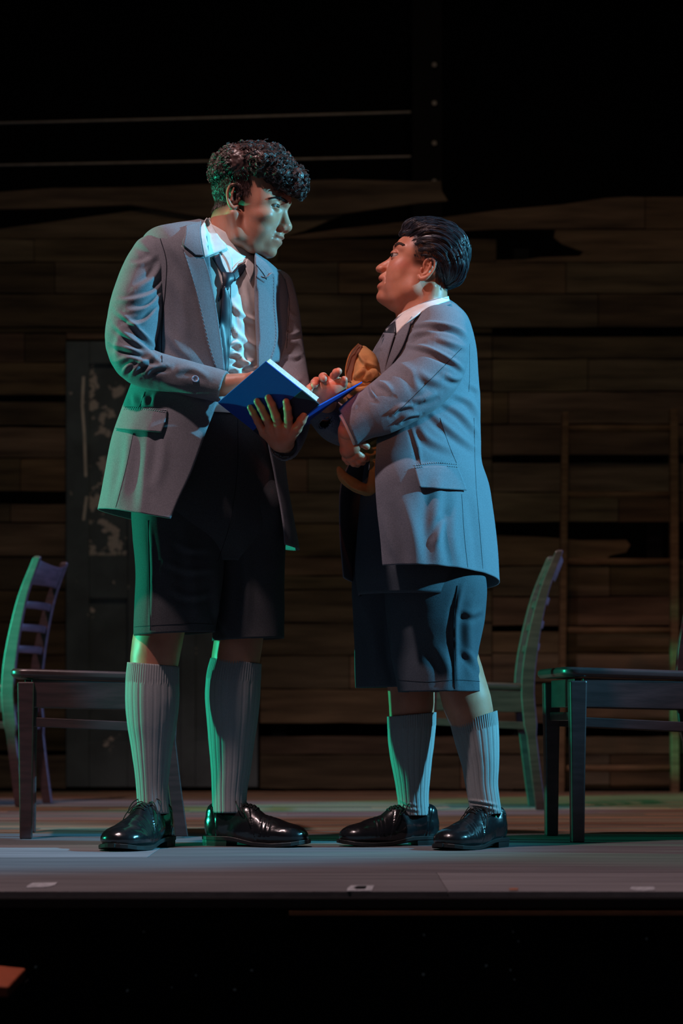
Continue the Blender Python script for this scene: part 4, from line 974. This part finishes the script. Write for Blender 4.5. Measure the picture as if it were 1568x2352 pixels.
# shorts
pv = loft([(372, 890, 612, 890, 0), (330, 960, 640, 960, 0), (318, 1060, 648, 1060, 0), (312, 1150, 652, 1150, 0), (330, 1220, 640, 1220, 0), (385, 1290, 590, 1290, 0)], 60, 160, 30, .56)
l1 = loft([(350, 1050, 460, 1050, -10), (306, 1150, 505, 1150, -36), (305, 1230, 512, 1230, -40), (311, 1310, 514, 1310, -40), (308, 1390, 504, 1390, -40), (306, 1461, 494, 1452, -40)], 90, 150, 20, .85, ex=2.3)
l2 = loft([(510, 1050, 610, 1050, 10), (462, 1150, 656, 1150, 30), (475, 1230, 656, 1230, 40), (492, 1310, 654, 1310, 40), (491, 1390, 653, 1390, 40), (486, 1472, 652, 1466, 40)], 90, 150, 20, .85, ex=2.3)
FP = [([(345, 1200), (350, 1320), (346, 1450)], 4, 3), ([(425, 1200), (440, 1300), (455, 1440)], 14, 6), ([(560, 1230), (566, 1330), (560, 1460)], 14, 5), ([(498, 1310), (500, 1400), (530, 1465)], 8, 5), ([(400, 1240), (430, 1260), (480, 1262)], 8, 3), ([(380, 1290), (430, 1310), (490, 1306)], 8, 3), ([(390, 1350), (430, 1370), (490, 1362)], 8, 3), ([(545, 950), (548, 1080), (540, 1200)], 5, 3)]
VQ = []
for V_, Q_ in (pv, l1, l2): Q_ = outward(V_, Q_); VQ.append((folds(V_, Q_, FP, 1.6, 9, 6), Q_))
so = mkmesh('shorts', *merge(*VQ), M['shorts']); solid(so, 3, -1); rel(so, pL); tP = bvh(*VQ)
seam('side_seam', [(340, 1195), (342, 1300), (345, 1448)], tP, 1.0, .2, M['seam'], so); seam('fly_seam', [(546, 960), (545, 1080), (528, 1200), (500, 1290)], tP, .7, .2, M['seam'], so)
seam('hem_stitch', [(308, 1440), (360, 1436), (440, 1432), (490, 1434)], tP, .6, .2, M['seam'], so)
# socks, shoes
sock(pL, [(293, 1521, 411, 1531, -40), (289, 1560, 411, 1566, -40), (288, 1610, 411, 1612, -40), (292, 1660, 406, 1660, -40), (300, 1710, 397, 1710, -40), (309, 1770, 389, 1770, -40), (314, 1820, 385, 1820, -40), (316, 1868, 388, 1868, -42)])
sock(pL, [(484, 1511, 600, 1525, 30), (474, 1550, 599, 1556, 30), (471, 1600, 597, 1602, 30), (475, 1650, 592, 1650, 30), (480, 1710, 583, 1710, 30), (485, 1770, 575, 1770, 30), (487, 1820, 567, 1820, 30), (488, 1866, 566, 1866, 28)])
shoe(pL, 352, Y0-40/S, 112, 270, 1.12)
shoe(pL, 527, Y0+28/S, 20, 256, 1.05)
# body under the clothes: trunk, arms, legs
def limb(Fd, pts, k=10): Fd.poly(smooth_path([(*A(x, y, d), r) for x, y, d, r in pts], max(2, len(pts)*3)), k)
Fd = Field((230, -290, 560), (740, 210, 1890), 3.6)
Fd.ell(A(495, 700, 0), (110, 80, 130), 20, R=rot(30, 'Z')); Fd.ell(A(490, 860, 0), (100, 74, 120), 20, R=rot(30, 'Z')); Fd.ell(A(480, 1020, 0), (118, 84, 110), 20, R=rot(30, 'Z'))
limb(Fd, [(520, 590, 0, 50), (500, 640, 0, 60)]); limb(Fd, [(360, 610, -75, 36), (318, 720, -110, 40), (305, 815, -135, 36), (390, 862, -150, 30), (500, 888, -157, 22)]); limb(Fd, [(630, 670, 65, 32), (650, 790, 50, 34), (666, 890, -20, 30), (662, 980, -70, 26)])
limb(Fd, [(420, 1080, -25, 84), (405, 1250, -35, 70), (376, 1400, -40, 56), (357, 1500, -40, 54), (350, 1580, -40, 47), (349, 1700, -40, 36), (349, 1790, -40, 25), (352, 1850, -42, 23)])
limb(Fd, [(545, 1080, 30, 72), (570, 1250, 42, 56), (560, 1400, 36, 50), (543, 1500, 30, 54), (535, 1575, 30, 48), (532, 1700, 30, 38), (529, 1790, 30, 27), (527, 1850, 28, 24)])
for (x, d) in ((352, -40), (542, 30)):
    Fd.ell(A(x-4, 1484, d-38), (24, 15, 22), 14)
Vb, Qb = Fd.nets(2); Vb = w(Vb); coarseL = (Vb, fix_normals(Vb, Qb))
# ---- the book geometry (needed by the hands) ----
D0 = -300
bD = np.array(A(733, 929, D0)); bA = np.array(A(620, 839, D0-41)); bB = np.array(A(498, 924, D0+106))
uu_ = bA-bD; L1 = np.linalg.norm(uu_); vv_ = bB-bA; uh = uu_/L1; vv_ = vv_-uh*(vv_@uh); L2 = np.linalg.norm(vv_); vh = vv_/L2
bE = np.array(A(828, 879, D0+107)); ww_ = bE-bD; ww_ = ww_-vh*(ww_@vh); wh = ww_/np.linalg.norm(ww_)
nh = np.cross(uh, vh); nh = nh if nh[1] < 0 else -nh        # outer normal of the front cover, towards the viewer
def cover_d(px, py):      # depth of the front cover's outer face under a photo point
    o = np.array([0, 0, 0.]); k0 = A(px, py, 0); k1 = A(px, py, -100); a = np.array(k0); b = np.array(k1)-a
    t = ((bD-a)@nh)/(b@nh); return (a+b*t)[1]
def onc(px, py, r, up=0): return (px, py, cover_d(px, py)-r*1.25-up, r)
handA = hand([onc(663, 984, 11.5, 3), onc(654, 1016, 16, 4), onc(648, 1018, 17, 4), onc(640, 979, 11.5, 4), onc(644, 1016, 17, 4), onc(621, 984, 11, 3), onc(638, 1014, 16, 4), onc(607, 993, 10, 2), onc(634, 1010, 15, 3), onc(660, 1004, 15, 3)],
 [[onc(662, 984, 11, 3), onc(662, 960, 9.5, 6), onc(660, 938, 8.8, 4), onc(657, 923, 8, 0)],
  [onc(641, 980, 11, 3), onc(633, 955, 9.6, 7), onc(624, 930, 8.8, 4), onc(616, 914, 8, 0)],
  [onc(622, 984, 10.5, 3), onc(611, 960, 9.2, 7), onc(600, 938, 8.4, 4), onc(590, 922, 7.6, 0)],
  [onc(606, 994, 10, 2), onc(592, 968, 8.2, 5), onc(581, 948, 7.4, 3), onc(574, 936, 6.8, 0)],
  [onc(664, 1004, 15, 2), onc(681, 984, 11.5, 0), onc(692, 966, 10, -6), onc(700, 952, 8.5, -14)]],
 [onc(645, 1010, 19, 4), (649, 1011, -186, 20), (653, 1015, -160, 21), (656, 1018, -115, 22)])
handB = hand([(535, 880, -166, 17), (560, 878, -168, 18), (565, 892, -168, 17), (580, 882, -170, 16)],
 [[(583, 872, -170, 9), (604, 872, -174, 8), (622, 880, -178, 7.5), (632, 890, -178, 7)], [(586, 882, -170, 9), (608, 886, -172, 8), (626, 896, -174, 7.5), (634, 906, -172, 7)], [(584, 892, -168, 8.5), (604, 899, -170, 8), (618, 908, -170, 7)], [(578, 902, -162, 8), (594, 910, -160, 7), (606, 918, -158, 6.5)], [(560, 868, -174, 9), (580, 862, -184, 8), (598, 862, -192, 7)]],
 [(490, 888, -157, 24), (515, 884, -160, 23), (540, 880, -166, 20)])
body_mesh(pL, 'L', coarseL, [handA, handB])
nb = MB()
for (x, y, r) in ((656, 919, 5.0), (614, 910, 5), (588, 918.5, 4.6)):
    pass
hr = mkmesh('hair', *HAIR_L, M['hairb']); rel(hr, pL)
for s in (1, -1): rel(eyeball(mpL, (639, s*30, 484.5), 12, (1, .42, .18), None), pL)
def brow(mp, pts, tree_key, pers, rr, dirx):      # pts: photo (x, y) of the visible brow; the other is its mirror image
    hW, hQ, hT, hV = HEADS[tree_key]; tr = surf_tree(hV, hQ); sp = spline(pts, 46)
    Xo, ps = (XoL, 12) if tree_key == 'L' else (XoR, 3); loc = []
    for i, p in enumerate(sp):
        for _ in range(7):
            y = p[1]+rr.uniform(-3.0, 3.0)*math.sin(math.pi*min(.9, .25+i/46)); u = p[0]+rr.uniform(-1, 1); l = 30
            for _k in range(3): h = tr.ray_cast(Vector((Xo+((u-Xo)+l*math.sin(math.radians(ps)))/math.cos(math.radians(ps)), 120, y)), Vector((0, -1, 0))); l = h[0].y if h[0] else l
            if h[0]: loc.append((h[0], h[1] if h[1].y > 0 else -h[1], rr.uniform(3.5, 6)))
    for s in (1, -1):
        mb = MB()
        for q, n, L in loc:
            q = Vector((q.x, s*q.y, q.z)); n = Vector((n.x, s*n.y, n.z)); f = Vector((-dirx, s*.2, -.3)); t = (f-n*f.dot(n)).normalized(); a = q+n*.3; b = a+t*L+n*.5
            mb.tube([w(mp(np.array(a))), w(mp(np.array((a+b)/2+n*.3))), w(mp(np.array(b)))], .33/S, 3)
        rel(mb.build('eyebrow', M['lash'], None, True), pers)
brow(mpL, [(663, 473), (652, 469.5), (638, 468), (622, 472)], 'L', pL, rh, 1)
# ---------------- the blue book ----------------
bk = empty('book', tuple(map(float, w(bD)))); tag(bk, 'open blue clothbound book held by the taller person', 'book')
def bpt(o, a, b, c, ax):      # o + a*ax0 + b*ax1 + c*ax2
    return w(o+a*ax[0]+b*ax[1]+c*ax[2])
def slab(o, ax, la, lb, lc):
    mb = MB(); V = [bpt(o, a, b, c, ax) for a in la for b in lb for c in lc]
    mb.add(V, [(0, 1, 3, 2), (4, 6, 7, 5), (0, 4, 5, 1), (2, 3, 7, 6), (0, 2, 6, 4), (1, 5, 7, 3)]); return mb
W1 = 151; H1 = L2
fr = [uh, vh, -nh]      # -nh points into the book
slab(bD, fr, (12, W1), (0, H1), (0, 3)).build('front_cover', M['blue'], None, bevel=.0008)
co = C.objects['front_cover']; rel(co, bk)
o = slab(bD, fr, (0, 50), (-.3, H1+.3), (-.5, 3.2)).build('spine_cloth', M['navy'], None, bevel=.001); rel(o, bk)
n2 = np.cross(wh, vh); n2 /= np.linalg.norm(n2); n2 = n2 if n2[2] < 0 else -n2      # upwards, inside of the back cover
o = slab(bD-wh*2, [wh, vh, n2], (0, W1), (0, H1), (-3, 0)).build('back_cover', M['blue'], None, bevel=.0008); rel(o, bk)
# page block with a slightly curved fore edge
mb = MB(); secs = []
for b in np.linspace(4, H1-5, 6):
    loop_ = []
    for i in range(12):
        c = 3+16*i/11; loop_.append(bpt(bD, W1-7-2*math.sin(math.pi*i/11), b, c, fr))
    for i in range(12):
        c = 19-16*i/11; loop_.append(bpt(bD, 6+2*math.sin(math.pi*i/11), b, c, fr))
    secs.append(loop_)
mb.sweep(secs); o = mb.build('pages', M['page_edge'], None); rel(o, bk)
mb = MB()
for k in range(7):      # a few loose leaves opening from the block
    t = k/6; a0 = bD+fr[2]*(19+k*.3)
    e = fr[0]*(1-.10*t)+fr[2]*(.04+.30*t); e /= np.linalg.norm(e); V = []
    for i in range(7):
        for b in (4, H1-5): V.append(w(a0+e*(i/6*(W1-9))+fr[2]*(math.sin(i/6*math.pi)*2.0*t)+vh*b))
    mb.add(V, [(2*i, 2*i+1, 2*i+3, 2*i+2) for i in range(6)])
mb = MB(); 
# ================= the tan canvas jacket bundle =================
cj = empty('canvas_jacket', tuple(map(float, w(A(850, 1000, -60))))); tag(cj, 'crumpled tan canvas jacket with zip carried under the arm of the shorter person', 'jacket')
def blob(parts, FL, nz, seed, vox=2.2, nsc=22):
    pts = [q for p in parts for q in p]; Fd, _ = cone_field(pts, vox, 14)
    for p in parts: Fd.poly(smooth_path([(*A(x, y, d), r) for x, y, d, r in p], 12) if len(p) > 1 else [(*A(*p[0][:3]), p[0][3])]*2, 4)
    V, Q = Fd.nets(1); V = w(V); Q = fix_normals(V, Q); return folds(V, Q, FL, nz, nsc, seed), Q
up = blob([[(832, 806, -120, 12), (842, 830, -125, 24), (838, 862, -130, 26), (822, 888, -130, 20), (815, 920, -125, 20)], [(815, 815, -118, 9), (812, 850, -122, 14), (806, 880, -125, 14), (800, 912, -118, 14)], [(862, 846, -120, 14), (850, 880, -128, 16)], [(822, 868, -150, 9), (846, 858, -156, 9), (868, 866, -142, 7)], [(806, 886, -150, 9), (830, 890, -158, 9), (852, 884, -146, 8)]],
 [([(820, 800), (836, 830), (866, 846)], 5, 5), ([(815, 865), (832, 852), (838, 834)], 5, 6), ([(812, 886), (836, 876), (862, 884)], 5, 6), ([(808, 900), (825, 900), (845, 893)], 4, 5), ([(830, 868), (846, 872), (862, 862)], 4, 6), ([(812, 840), (806, 866), (812, 890)], 4, 4), ([(848, 834), (858, 850), (866, 866)], 4, 5)], 3.2, 5)
lowr = blob([[(818, 1036, -130, 17), (842, 1030, -128, 22), (868, 1018, -120, 24), (892, 1000, -105, 26), (905, 975, -95, 22)], [(850, 1052, -120, 8), (866, 1044, -118, 10)]], [([(830, 1020), (860, 1030), (880, 1015)], 4, 5), ([(840, 1045), (870, 1036), (895, 1010)], 4, 5), ([(846, 1020), (866, 1010), (896, 990)], 4, 5), ([(820, 1050), (850, 1050), (862, 1042)], 4, 4)], 2.6, 8)
hang = blob([[(778, 1076, -100, 6), (788, 1094, -104, 11), (812, 1114, -108, 13), (840, 1126, -110, 12)], [(840, 1128, -110, 10), (856, 1120, -112, 13), (858, 1090, -112, 11), (860, 1050, -110, 9)]], [([(784, 1096), (810, 1120), (850, 1132)], 4, 4)], 2, 3)
V_, Q_ = merge(up, lowr, hang); o = mkmesh('canvas', V_, Q_, M['canvas']); rel(o, cj); tC = bvh((V_, Q_))
mb = MB(); zp = spline([(822, 790), (806, 808), (797, 830), (793, 856), (796, 876)], 60)
prev = None
for i, p in enumerate(zp):
    P = w(np.array(A(p[0], p[1], -135))); mb.box(tuple(P), (.0016, .0012, .0007), Matrix.Rotation(-.6+i*.02, 3, 'Y'))
rel(mb.build('zip', M['brass'], None), cj)
o = patch('zip_facing', [(822, 789), (806, 808), (797, 830), (794, 856), (797, 878)], [(832, 794), (820, 818), (812, 840), (808, 860), (806, 878)], 24, 6, tC, 3, 3, M['canvas_dark'], None, smooth=8)[0]; rel(o, cj)
o = patch('waistband', [(797, 893), (793, 908), (800, 918)], [(856, 884), (852, 899), (848, 905)], 8, 16, tC, 3, 3, M['canvas'], None, smooth=6)[0]; rel(o, cj)
# ================= the shorter person =================
pR = empty('person', (float(w(A(960, 1945, 0))[0]), Y0, 0))
tag(pR, 'shorter person with slicked black hair in blue-lit jacket and knee shorts, looking up left', 'person')
rowsJ = [(912, 738, 1033, 686, 0, 916, 914), (890, 756, 1054, 700, 0, 905, 895), (862, 785, 1078, 726, 0, 890, 868), (844, 830, 1094, 780, 0, 872, 848), (842, 890, 1101, 850, 0, 868, 846), (846, 950, 1105, 930, 0, 868, 850), (836, 1000, 1106, 1000, 0, 866, 840),
 (804, 1060, 1108, 1055, 0, 864, 806), (780, 1120, 1126, 1110, 0, 861, 782), (776, 1190, 1137, 1185, 0, 864, 778), (780, 1260, 1147, 1260, 0, 871, 782), (786, 1330, 1152, 1330, 0, 878, 788)]
V, Q = loft(rowsJ, 190, 220, 64, .74, 'NF', yd=.09); Q = outward(V, Q)
FJ = [([(1075, 880), (1100, 900), (1103, 925)], 6, 5), ([(1040, 905), (1080, 925), (1104, 965)], 7, 6), ([(1015, 925), (1055, 950), (1100, 1000)], 7, 6), ([(985, 945), (1030, 985), (1095, 1035)], 8, 6), ([(960, 975), (985, 1010), (1050, 1040)], 9, 5), ([(1010, 1090), (1000, 1200), (1010, 1310)], 14, 6), ([(1045, 1130), (1040, 1230), (1060, 1320)], 12, 4),
 ([(945, 980), (960, 1030), (965, 1070)], 5, 3), ([(925, 1140), (950, 1230), (960, 1310)], 16, 5), ([(1090, 1130), (1105, 1230), (1112, 1330)], 10, 4), ([(880, 1180), (900, 1250), (935, 1310)], 12, 3), ([(1020, 1190), (1000, 1250)], 8, 5), ([(960, 700), (1010, 706), (1050, 730)], 8, 4)]
V = folds(V, Q, FJ, 1.6, 7, 13)
FS = [([(945, 748), (1000, 745), (1050, 756), (1074, 775)], 6, 8), ([(936, 785), (955, 765), (1000, 752)], 7, 6), ([(935, 792), (985, 802), (1040, 830), (1068, 852)], 6, 7), ([(1000, 775), (1040, 790), (1072, 800)], 7, 4), ([(876, 862), (880, 840), (900, 815), (935, 792)], 7, 6), ([(850, 885), (853, 900), (862, 914)], 5, 7), ([(828, 900), (822, 920), (806, 942)], 7, 5),
 ([(862, 876), (884, 884), (900, 900)], 7, 5), ([(945, 920), (975, 915), (1005, 900)], 8, 5), ([(900, 950), (920, 935), (950, 930)], 6, 6), ([(915, 970), (935, 955), (962, 950)], 5, 6), ([(1020, 860), (1045, 870), (1066, 866)], 7, 5), ([(955, 850), (985, 870), (1020, 880)], 10, 4), ([(900, 830), (940, 850), (965, 900)], 10, 4)]
slR1 = sleeve([(1008, 768, -95, 66), (1003, 800, -112, 72), (992, 840, -128, 72), (962, 880, -150, 68), (918, 912, -170, 62), (872, 940, -180, 56), (832, 958, -186, 48), (784, 992, -190, 40)], (798, 982, -190), (-.86, 0, .42), FS, 1.6, seed=12)
slR2 = sleeve([(868, 930, 60, 46), (838, 968, 10, 46), (800, 980, -50, 44), (770, 972, -95, 42), (742, 946, -118, 36), (722, 918, -130, 32)], (736, 938, -122), (-.5, 0, -.85), [([(760, 990), (780, 1000), (800, 1000)], 5, 3)], 1.2, seed=14)
jk = mkmesh('jacket', *merge((V, Q), slR1, slR2), M['wool2']); rel(jk, pR); tJ = bvh((V, Q)); tAll = bvh((V, Q), slR1, slR2)
m_ = jk.modifiers.new('thickness', 'SOLIDIFY'); m_.thickness = 3.0/S; m_.offset = -1
rowsS = [(912, 730, 1030, 682, 0), (898, 760, 1045, 704, 0), (876, 800, 1062, 760, 0), (872, 900, 1074, 900, 0), (866, 1000, 1074, 1000, 0), (850, 1080, 1074, 1080, 0)]
Vs, Qs = loft(rowsS, 80, 160, 66, .76); Qs = outward(Vs, Qs)
sh = mkmesh('shirt', Vs, Qs, M['shirt']); solid(sh, 2.5, -1); rel(sh, pR)
big = bvh((V, Q), (Vs, Qs), HEADS['R'][:2])
patch('collar', [(908, 736), (930, 716), (960, 700), (1000, 688), (1030, 680)], [(910, 766), (926, 748), (955, 726), (985, 706), (1032, 690)], 30, 10, big, 5, 3, M['shirt'], sh, smooth=8, lift=lambda u, v: 4+4*v)
# dark tie seen side-on, lapels
tie = patch('tie', [(906, 738), (888, 752), (880, 766)], [(908, 764), (895, 774), (886, 780)], 12, 8, big, 6, 5, M['tie'], None, smooth=6)[0]; rel(tie, pR)
patch('tie_tail', [(884, 768), (876, 790), (872, 830), (872, 880)], [(896, 772), (893, 800), (890, 840), (886, 880)], 16, 6, big, 3, 3, M['tie'], tie, smooth=6)
lp = patch('lapel', [(880, 764), (866, 790), (856, 820), (866, 850), (880, 870)], [(906, 766), (900, 785), (892, 815), (884, 850), (884, 872)], 30, 10, big, 7, 3, M['wool2'], jk, smooth=8, lift=lambda u, v: 3+4*np.sin(math.pi*u)*(1-v))[1:]
lp3 = patch('lapel', [(912, 764), (905, 785), (893, 820), (884, 850), (878, 862)], [(946, 726), (936, 765), (922, 800), (900, 835), (884, 864)], 30, 12, big, 7, 3, M['wool2'], jk, smooth=8, lift=lambda u, v: 6-3*v)[1:]
cl = patch('jacket_collar', [(925, 752), (945, 730), (970, 712), (1005, 700), (1032, 688)], [(946, 742), (958, 724), (980, 714), (1008, 706), (1036, 698)], 26, 8, big, 9, 3, M['wool2'], jk, smooth=8)[1:]
seam('topstitch', [(846, 795), (862, 778), (880, 766)], tAll, .6, .4, M['thread'], jk, 40, dash=True)
for p in ([(1078, 790), (1078, 860), (1076, 900)], [(944, 985), (958, 1030), (966, 1066)], [(1088, 960), (1092, 1100), (1100, 1200), (1110, 1325)], [(1060, 1135), (1066, 1230), (1076, 1322)], [(1060, 800), (1000, 860), (940, 920), (906, 952)], [(1010, 960), (1030, 1020), (1048, 1064)]): seam('body_seam', p, tAll, .6, .2, M['seam'], jk)
fp = patch('pocket_flap', [(951, 1072), (956, 1092), (964, 1119)], [(1050, 1070), (1060, 1092), (1073, 1126)], 18, 30, tJ, 3, 3, M['wool2'], jk, smooth=4, lift=lambda u, v: 2+6*u)[1:]
tf = bvh(fp)
seam('topstitch', [(951, 1069), (1000, 1063), (1050, 1067)], tAll, 1.0, 1.0, M['thread'], jk, 60, dash=True); seam('topstitch', [(952, 1074), (1000, 1069), (1051, 1073)], tf, .8, 1.0, M['thread'], jk, 60, dash=True)
seam('back_vent', [(1141, 1205), (1147, 1260), (1149, 1328)], tAll, 1.8, .3, M['seam'], jk)
# shorts
pv = loft([(870, 980, 1070, 980, 0), (840, 1060, 1085, 1060, 0), (822, 1200, 1095, 1200, 0), (814, 1300, 1104, 1300, 0), (822, 1370, 1100, 1370, 0)], 50, 160, 66, .78)
lf = loft([(812, 1250, 1010, 1250, 60), (808, 1350, 1010, 1350, 60), (812, 1460, 1008, 1460, 60), (816, 1580, 1000, 1577, 60)], 80, 150, 0, .85, ex=2.3)
ln = loft([(905, 1270, 1100, 1270, -40), (884, 1345, 1117, 1342, -50), (886, 1420, 1113, 1420, -50), (896, 1500, 1097, 1500, -50), (905, 1545, 1106, 1545, -50), (914, 1590, 1113, 1588, -50)], 90, 170, 10, .8, ex=2.3)
FP = [([(1062, 1345), (1045, 1430), (1050, 1585)], 6, 5), ([(900, 1400), (905, 1500), (925, 1585)], 10, 5), ([(1000, 1480), (1030, 1540), (1020, 1590)], 14, 5), ([(1085, 1380), (1075, 1450), (1085, 1560)], 10, 4), ([(1060, 1490), (1080, 1510), (1100, 1540)], 7, 4), ([(1060, 1400), (1080, 1410), (1105, 1400)], 8, 4), ([(850, 1400), (860, 1500), (856, 1575)], 12, 4)]
VQ = []
for V_, Q_ in (pv, lf, ln): Q_ = outward(V_, Q_); VQ.append((folds(V_, Q_, FP, 1.6, 9, 26), Q_))
so = mkmesh('shorts', *merge(*VQ), M['shorts2']); solid(so, 3, -1); rel(so, pR); tP = bvh(*VQ)
seam('side_seam', [(1050, 1345), (1042, 1430), (1044, 1588)], tP, 1.3, .2, M['seam'], so); seam('hem_stitch', [(915, 1562), (980, 1566), (1050, 1562), (1110, 1566)], tP, .6, .2, M['seam'], so)
so1 = sock(pR, [(889, 1646, 1001, 1636, 50), (890, 1680, 1000, 1672, 50), (892, 1710, 996, 1708, 50), (898, 1750, 991, 1750, 50), (906, 1790, 987, 1790, 50), (912, 1830, 984, 1830, 50), (917, 1872, 986, 1872, 50)], [([(915, 1835), (935, 1845), (960, 1850)], 3, 2), ([(915, 1850), (940, 1858), (965, 1862)], 3, 2)])
so2 = sock(pR, [(1034, 1664, 1141, 1632, -45), (1043, 1700, 1145, 1680, -45), (1052, 1730, 1146, 1722, -45), (1062, 1765, 1145, 1760, -45), (1068, 1800, 1143, 1798, -45), (1074, 1832, 1146, 1830, -45), (1080, 1868, 1152, 1868, -45)], [([(1074, 1838), (1105, 1842), (1144, 1850)], 3, 3), ([(1080, 1848), (1110, 1852), (1146, 1862)], 3, 3), ([(1090, 1858), (1120, 1860), (1148, 1866)], 3, 2)])
shoe(pR, 953, Y0+52/S, 161, 246, 1.05); shoe(pR, 1120, Y0-42/S, 128, 242, 1.12)
Fd = Field((760, -240, 690), (1180, 200, 1890), 3.6)
Fd.ell(A(970, 840, 0), (96, 120, 110), 20); Fd.ell(A(965, 960, 0), (90, 112, 110), 20); Fd.ell(A(958, 1090, 0), (104, 112, 110), 20)
limb(Fd, [(972, 720, 0, 52), (972, 780, 0, 60)]); limb(Fd, [(1008, 790, -105, 44), (990, 850, -130, 42), (930, 905, -165, 38), (850, 955, -184, 30), (800, 990, -190, 24)]); limb(Fd, [(1000, 790, 110, 40), (960, 880, 110, 40), (868, 935, 60, 34), (800, 975, -50, 30), (748, 945, -118, 24)])
limb(Fd, [(930, 1150, 55, 84), (925, 1300, 60, 70), (936, 1480, 58, 58), (944, 1580, 54, 52), (945, 1640, 52, 49), (944, 1720, 50, 39), (947, 1790, 50, 29), (951, 1860, 50, 24)])
limb(Fd, [(1010, 1150, -50, 84), (1020, 1300, -50, 70), (1032, 1460, -48, 54), (1058, 1560, -46, 52), (1074, 1620, -45, 53), (1093, 1690, -45, 41), (1104, 1780, -45, 29), (1110, 1860, -45, 24)])
Vb, Qb = Fd.nets(2); Vb = w(Vb); coarseR = (Vb, fix_normals(Vb, Qb))
# far hand resting in the open book: palm up, fingertips towards the viewer
handC = hand([(752, 906, -200, 17), (764, 892, -206, 20), (745, 890, -204, 19), (776, 884, -206, 15), (735, 894, -204, 16)],
 [[(768, 876, -205, 10), (767, 864, -216, 9), (772, 856, -232, 8.5), (777, 853, -240, 8)], [(750, 874, -203, 10), (742, 866, -216, 9.2), (741, 866, -234, 8.5), (743, 870, -244, 8)], [(736, 880, -202, 10), (726, 876, -216, 9), (722, 879, -232, 8.2), (722, 884, -240, 7.6)], [(727, 890, -200, 9), (716, 888, -212, 8), (711, 891, -226, 7.4), (711, 897, -234, 7)], [(784, 890, -204, 11), (788, 880, -214, 9), (790, 872, -222, 8)]],
 [(745, 945, -120, 24), (748, 925, -150, 22), (752, 908, -185, 20)])
# near hand gripping the bundle
handD = hand([(798, 1012, -176, 18), (806, 1026, -170, 18), (798, 1034, -166, 16), (812, 1022, -172, 17)],
 [[(812, 1030, -168, 9.5), (822, 1044, -168, 8.6), (834, 1052, -162, 8), (842, 1054, -152, 7.4)], [(806, 1036, -164, 9.5), (813, 1051, -162, 8.6), (824, 1060, -156, 8), (833, 1062, -146, 7.2)], [(799, 1040, -162, 9), (803, 1054, -158, 8.2), (812, 1064, -152, 7.6), (821, 1067, -144, 7)], [(792, 1040, -160, 8.5), (793, 1052, -154, 7.6), (799, 1062, -148, 7)], [(816, 1012, -178, 9.5), (830, 1018, -178, 8.4), (842, 1026, -170, 7.6)]],
 [(804, 978, -190, 24), (800, 995, -184, 22), (800, 1010, -178, 19)])
body_mesh(pR, 'R', coarseR, [handC, handD])
# shirt cuff showing at the near wrist
Fd, P = cone_field([(812, 975, -190, 36), (797, 988, -190, 36), (788, 996, -190, 35)], 2, 10); Fd.poly(P, 4); n = np.array((-.86, 0, .42)); c = np.array(A(793, 987, -190)); Fd.plane(c, n, 1); Fd.cone(c+n*20, c-n*40, 30, 30, 1, 's')
V_, Q_ = Fd.nets(1); V_ = w(V_); mkmesh('cuff', V_, fix_normals(V_, Q_), M['shirt'], sh)
hr = mkmesh('hair', *HAIR_R, M['hairk']); rel(hr, pR)
for s in (1, -1): rel(eyeball(mpR, (909.5, s*30, 592), 12, (-1, .62, -.12), None), pR)
brow(mpR, [(906, 571), (911, 567.5), (917, 568.5), (923, 574)], 'R', pR, rh, -1)
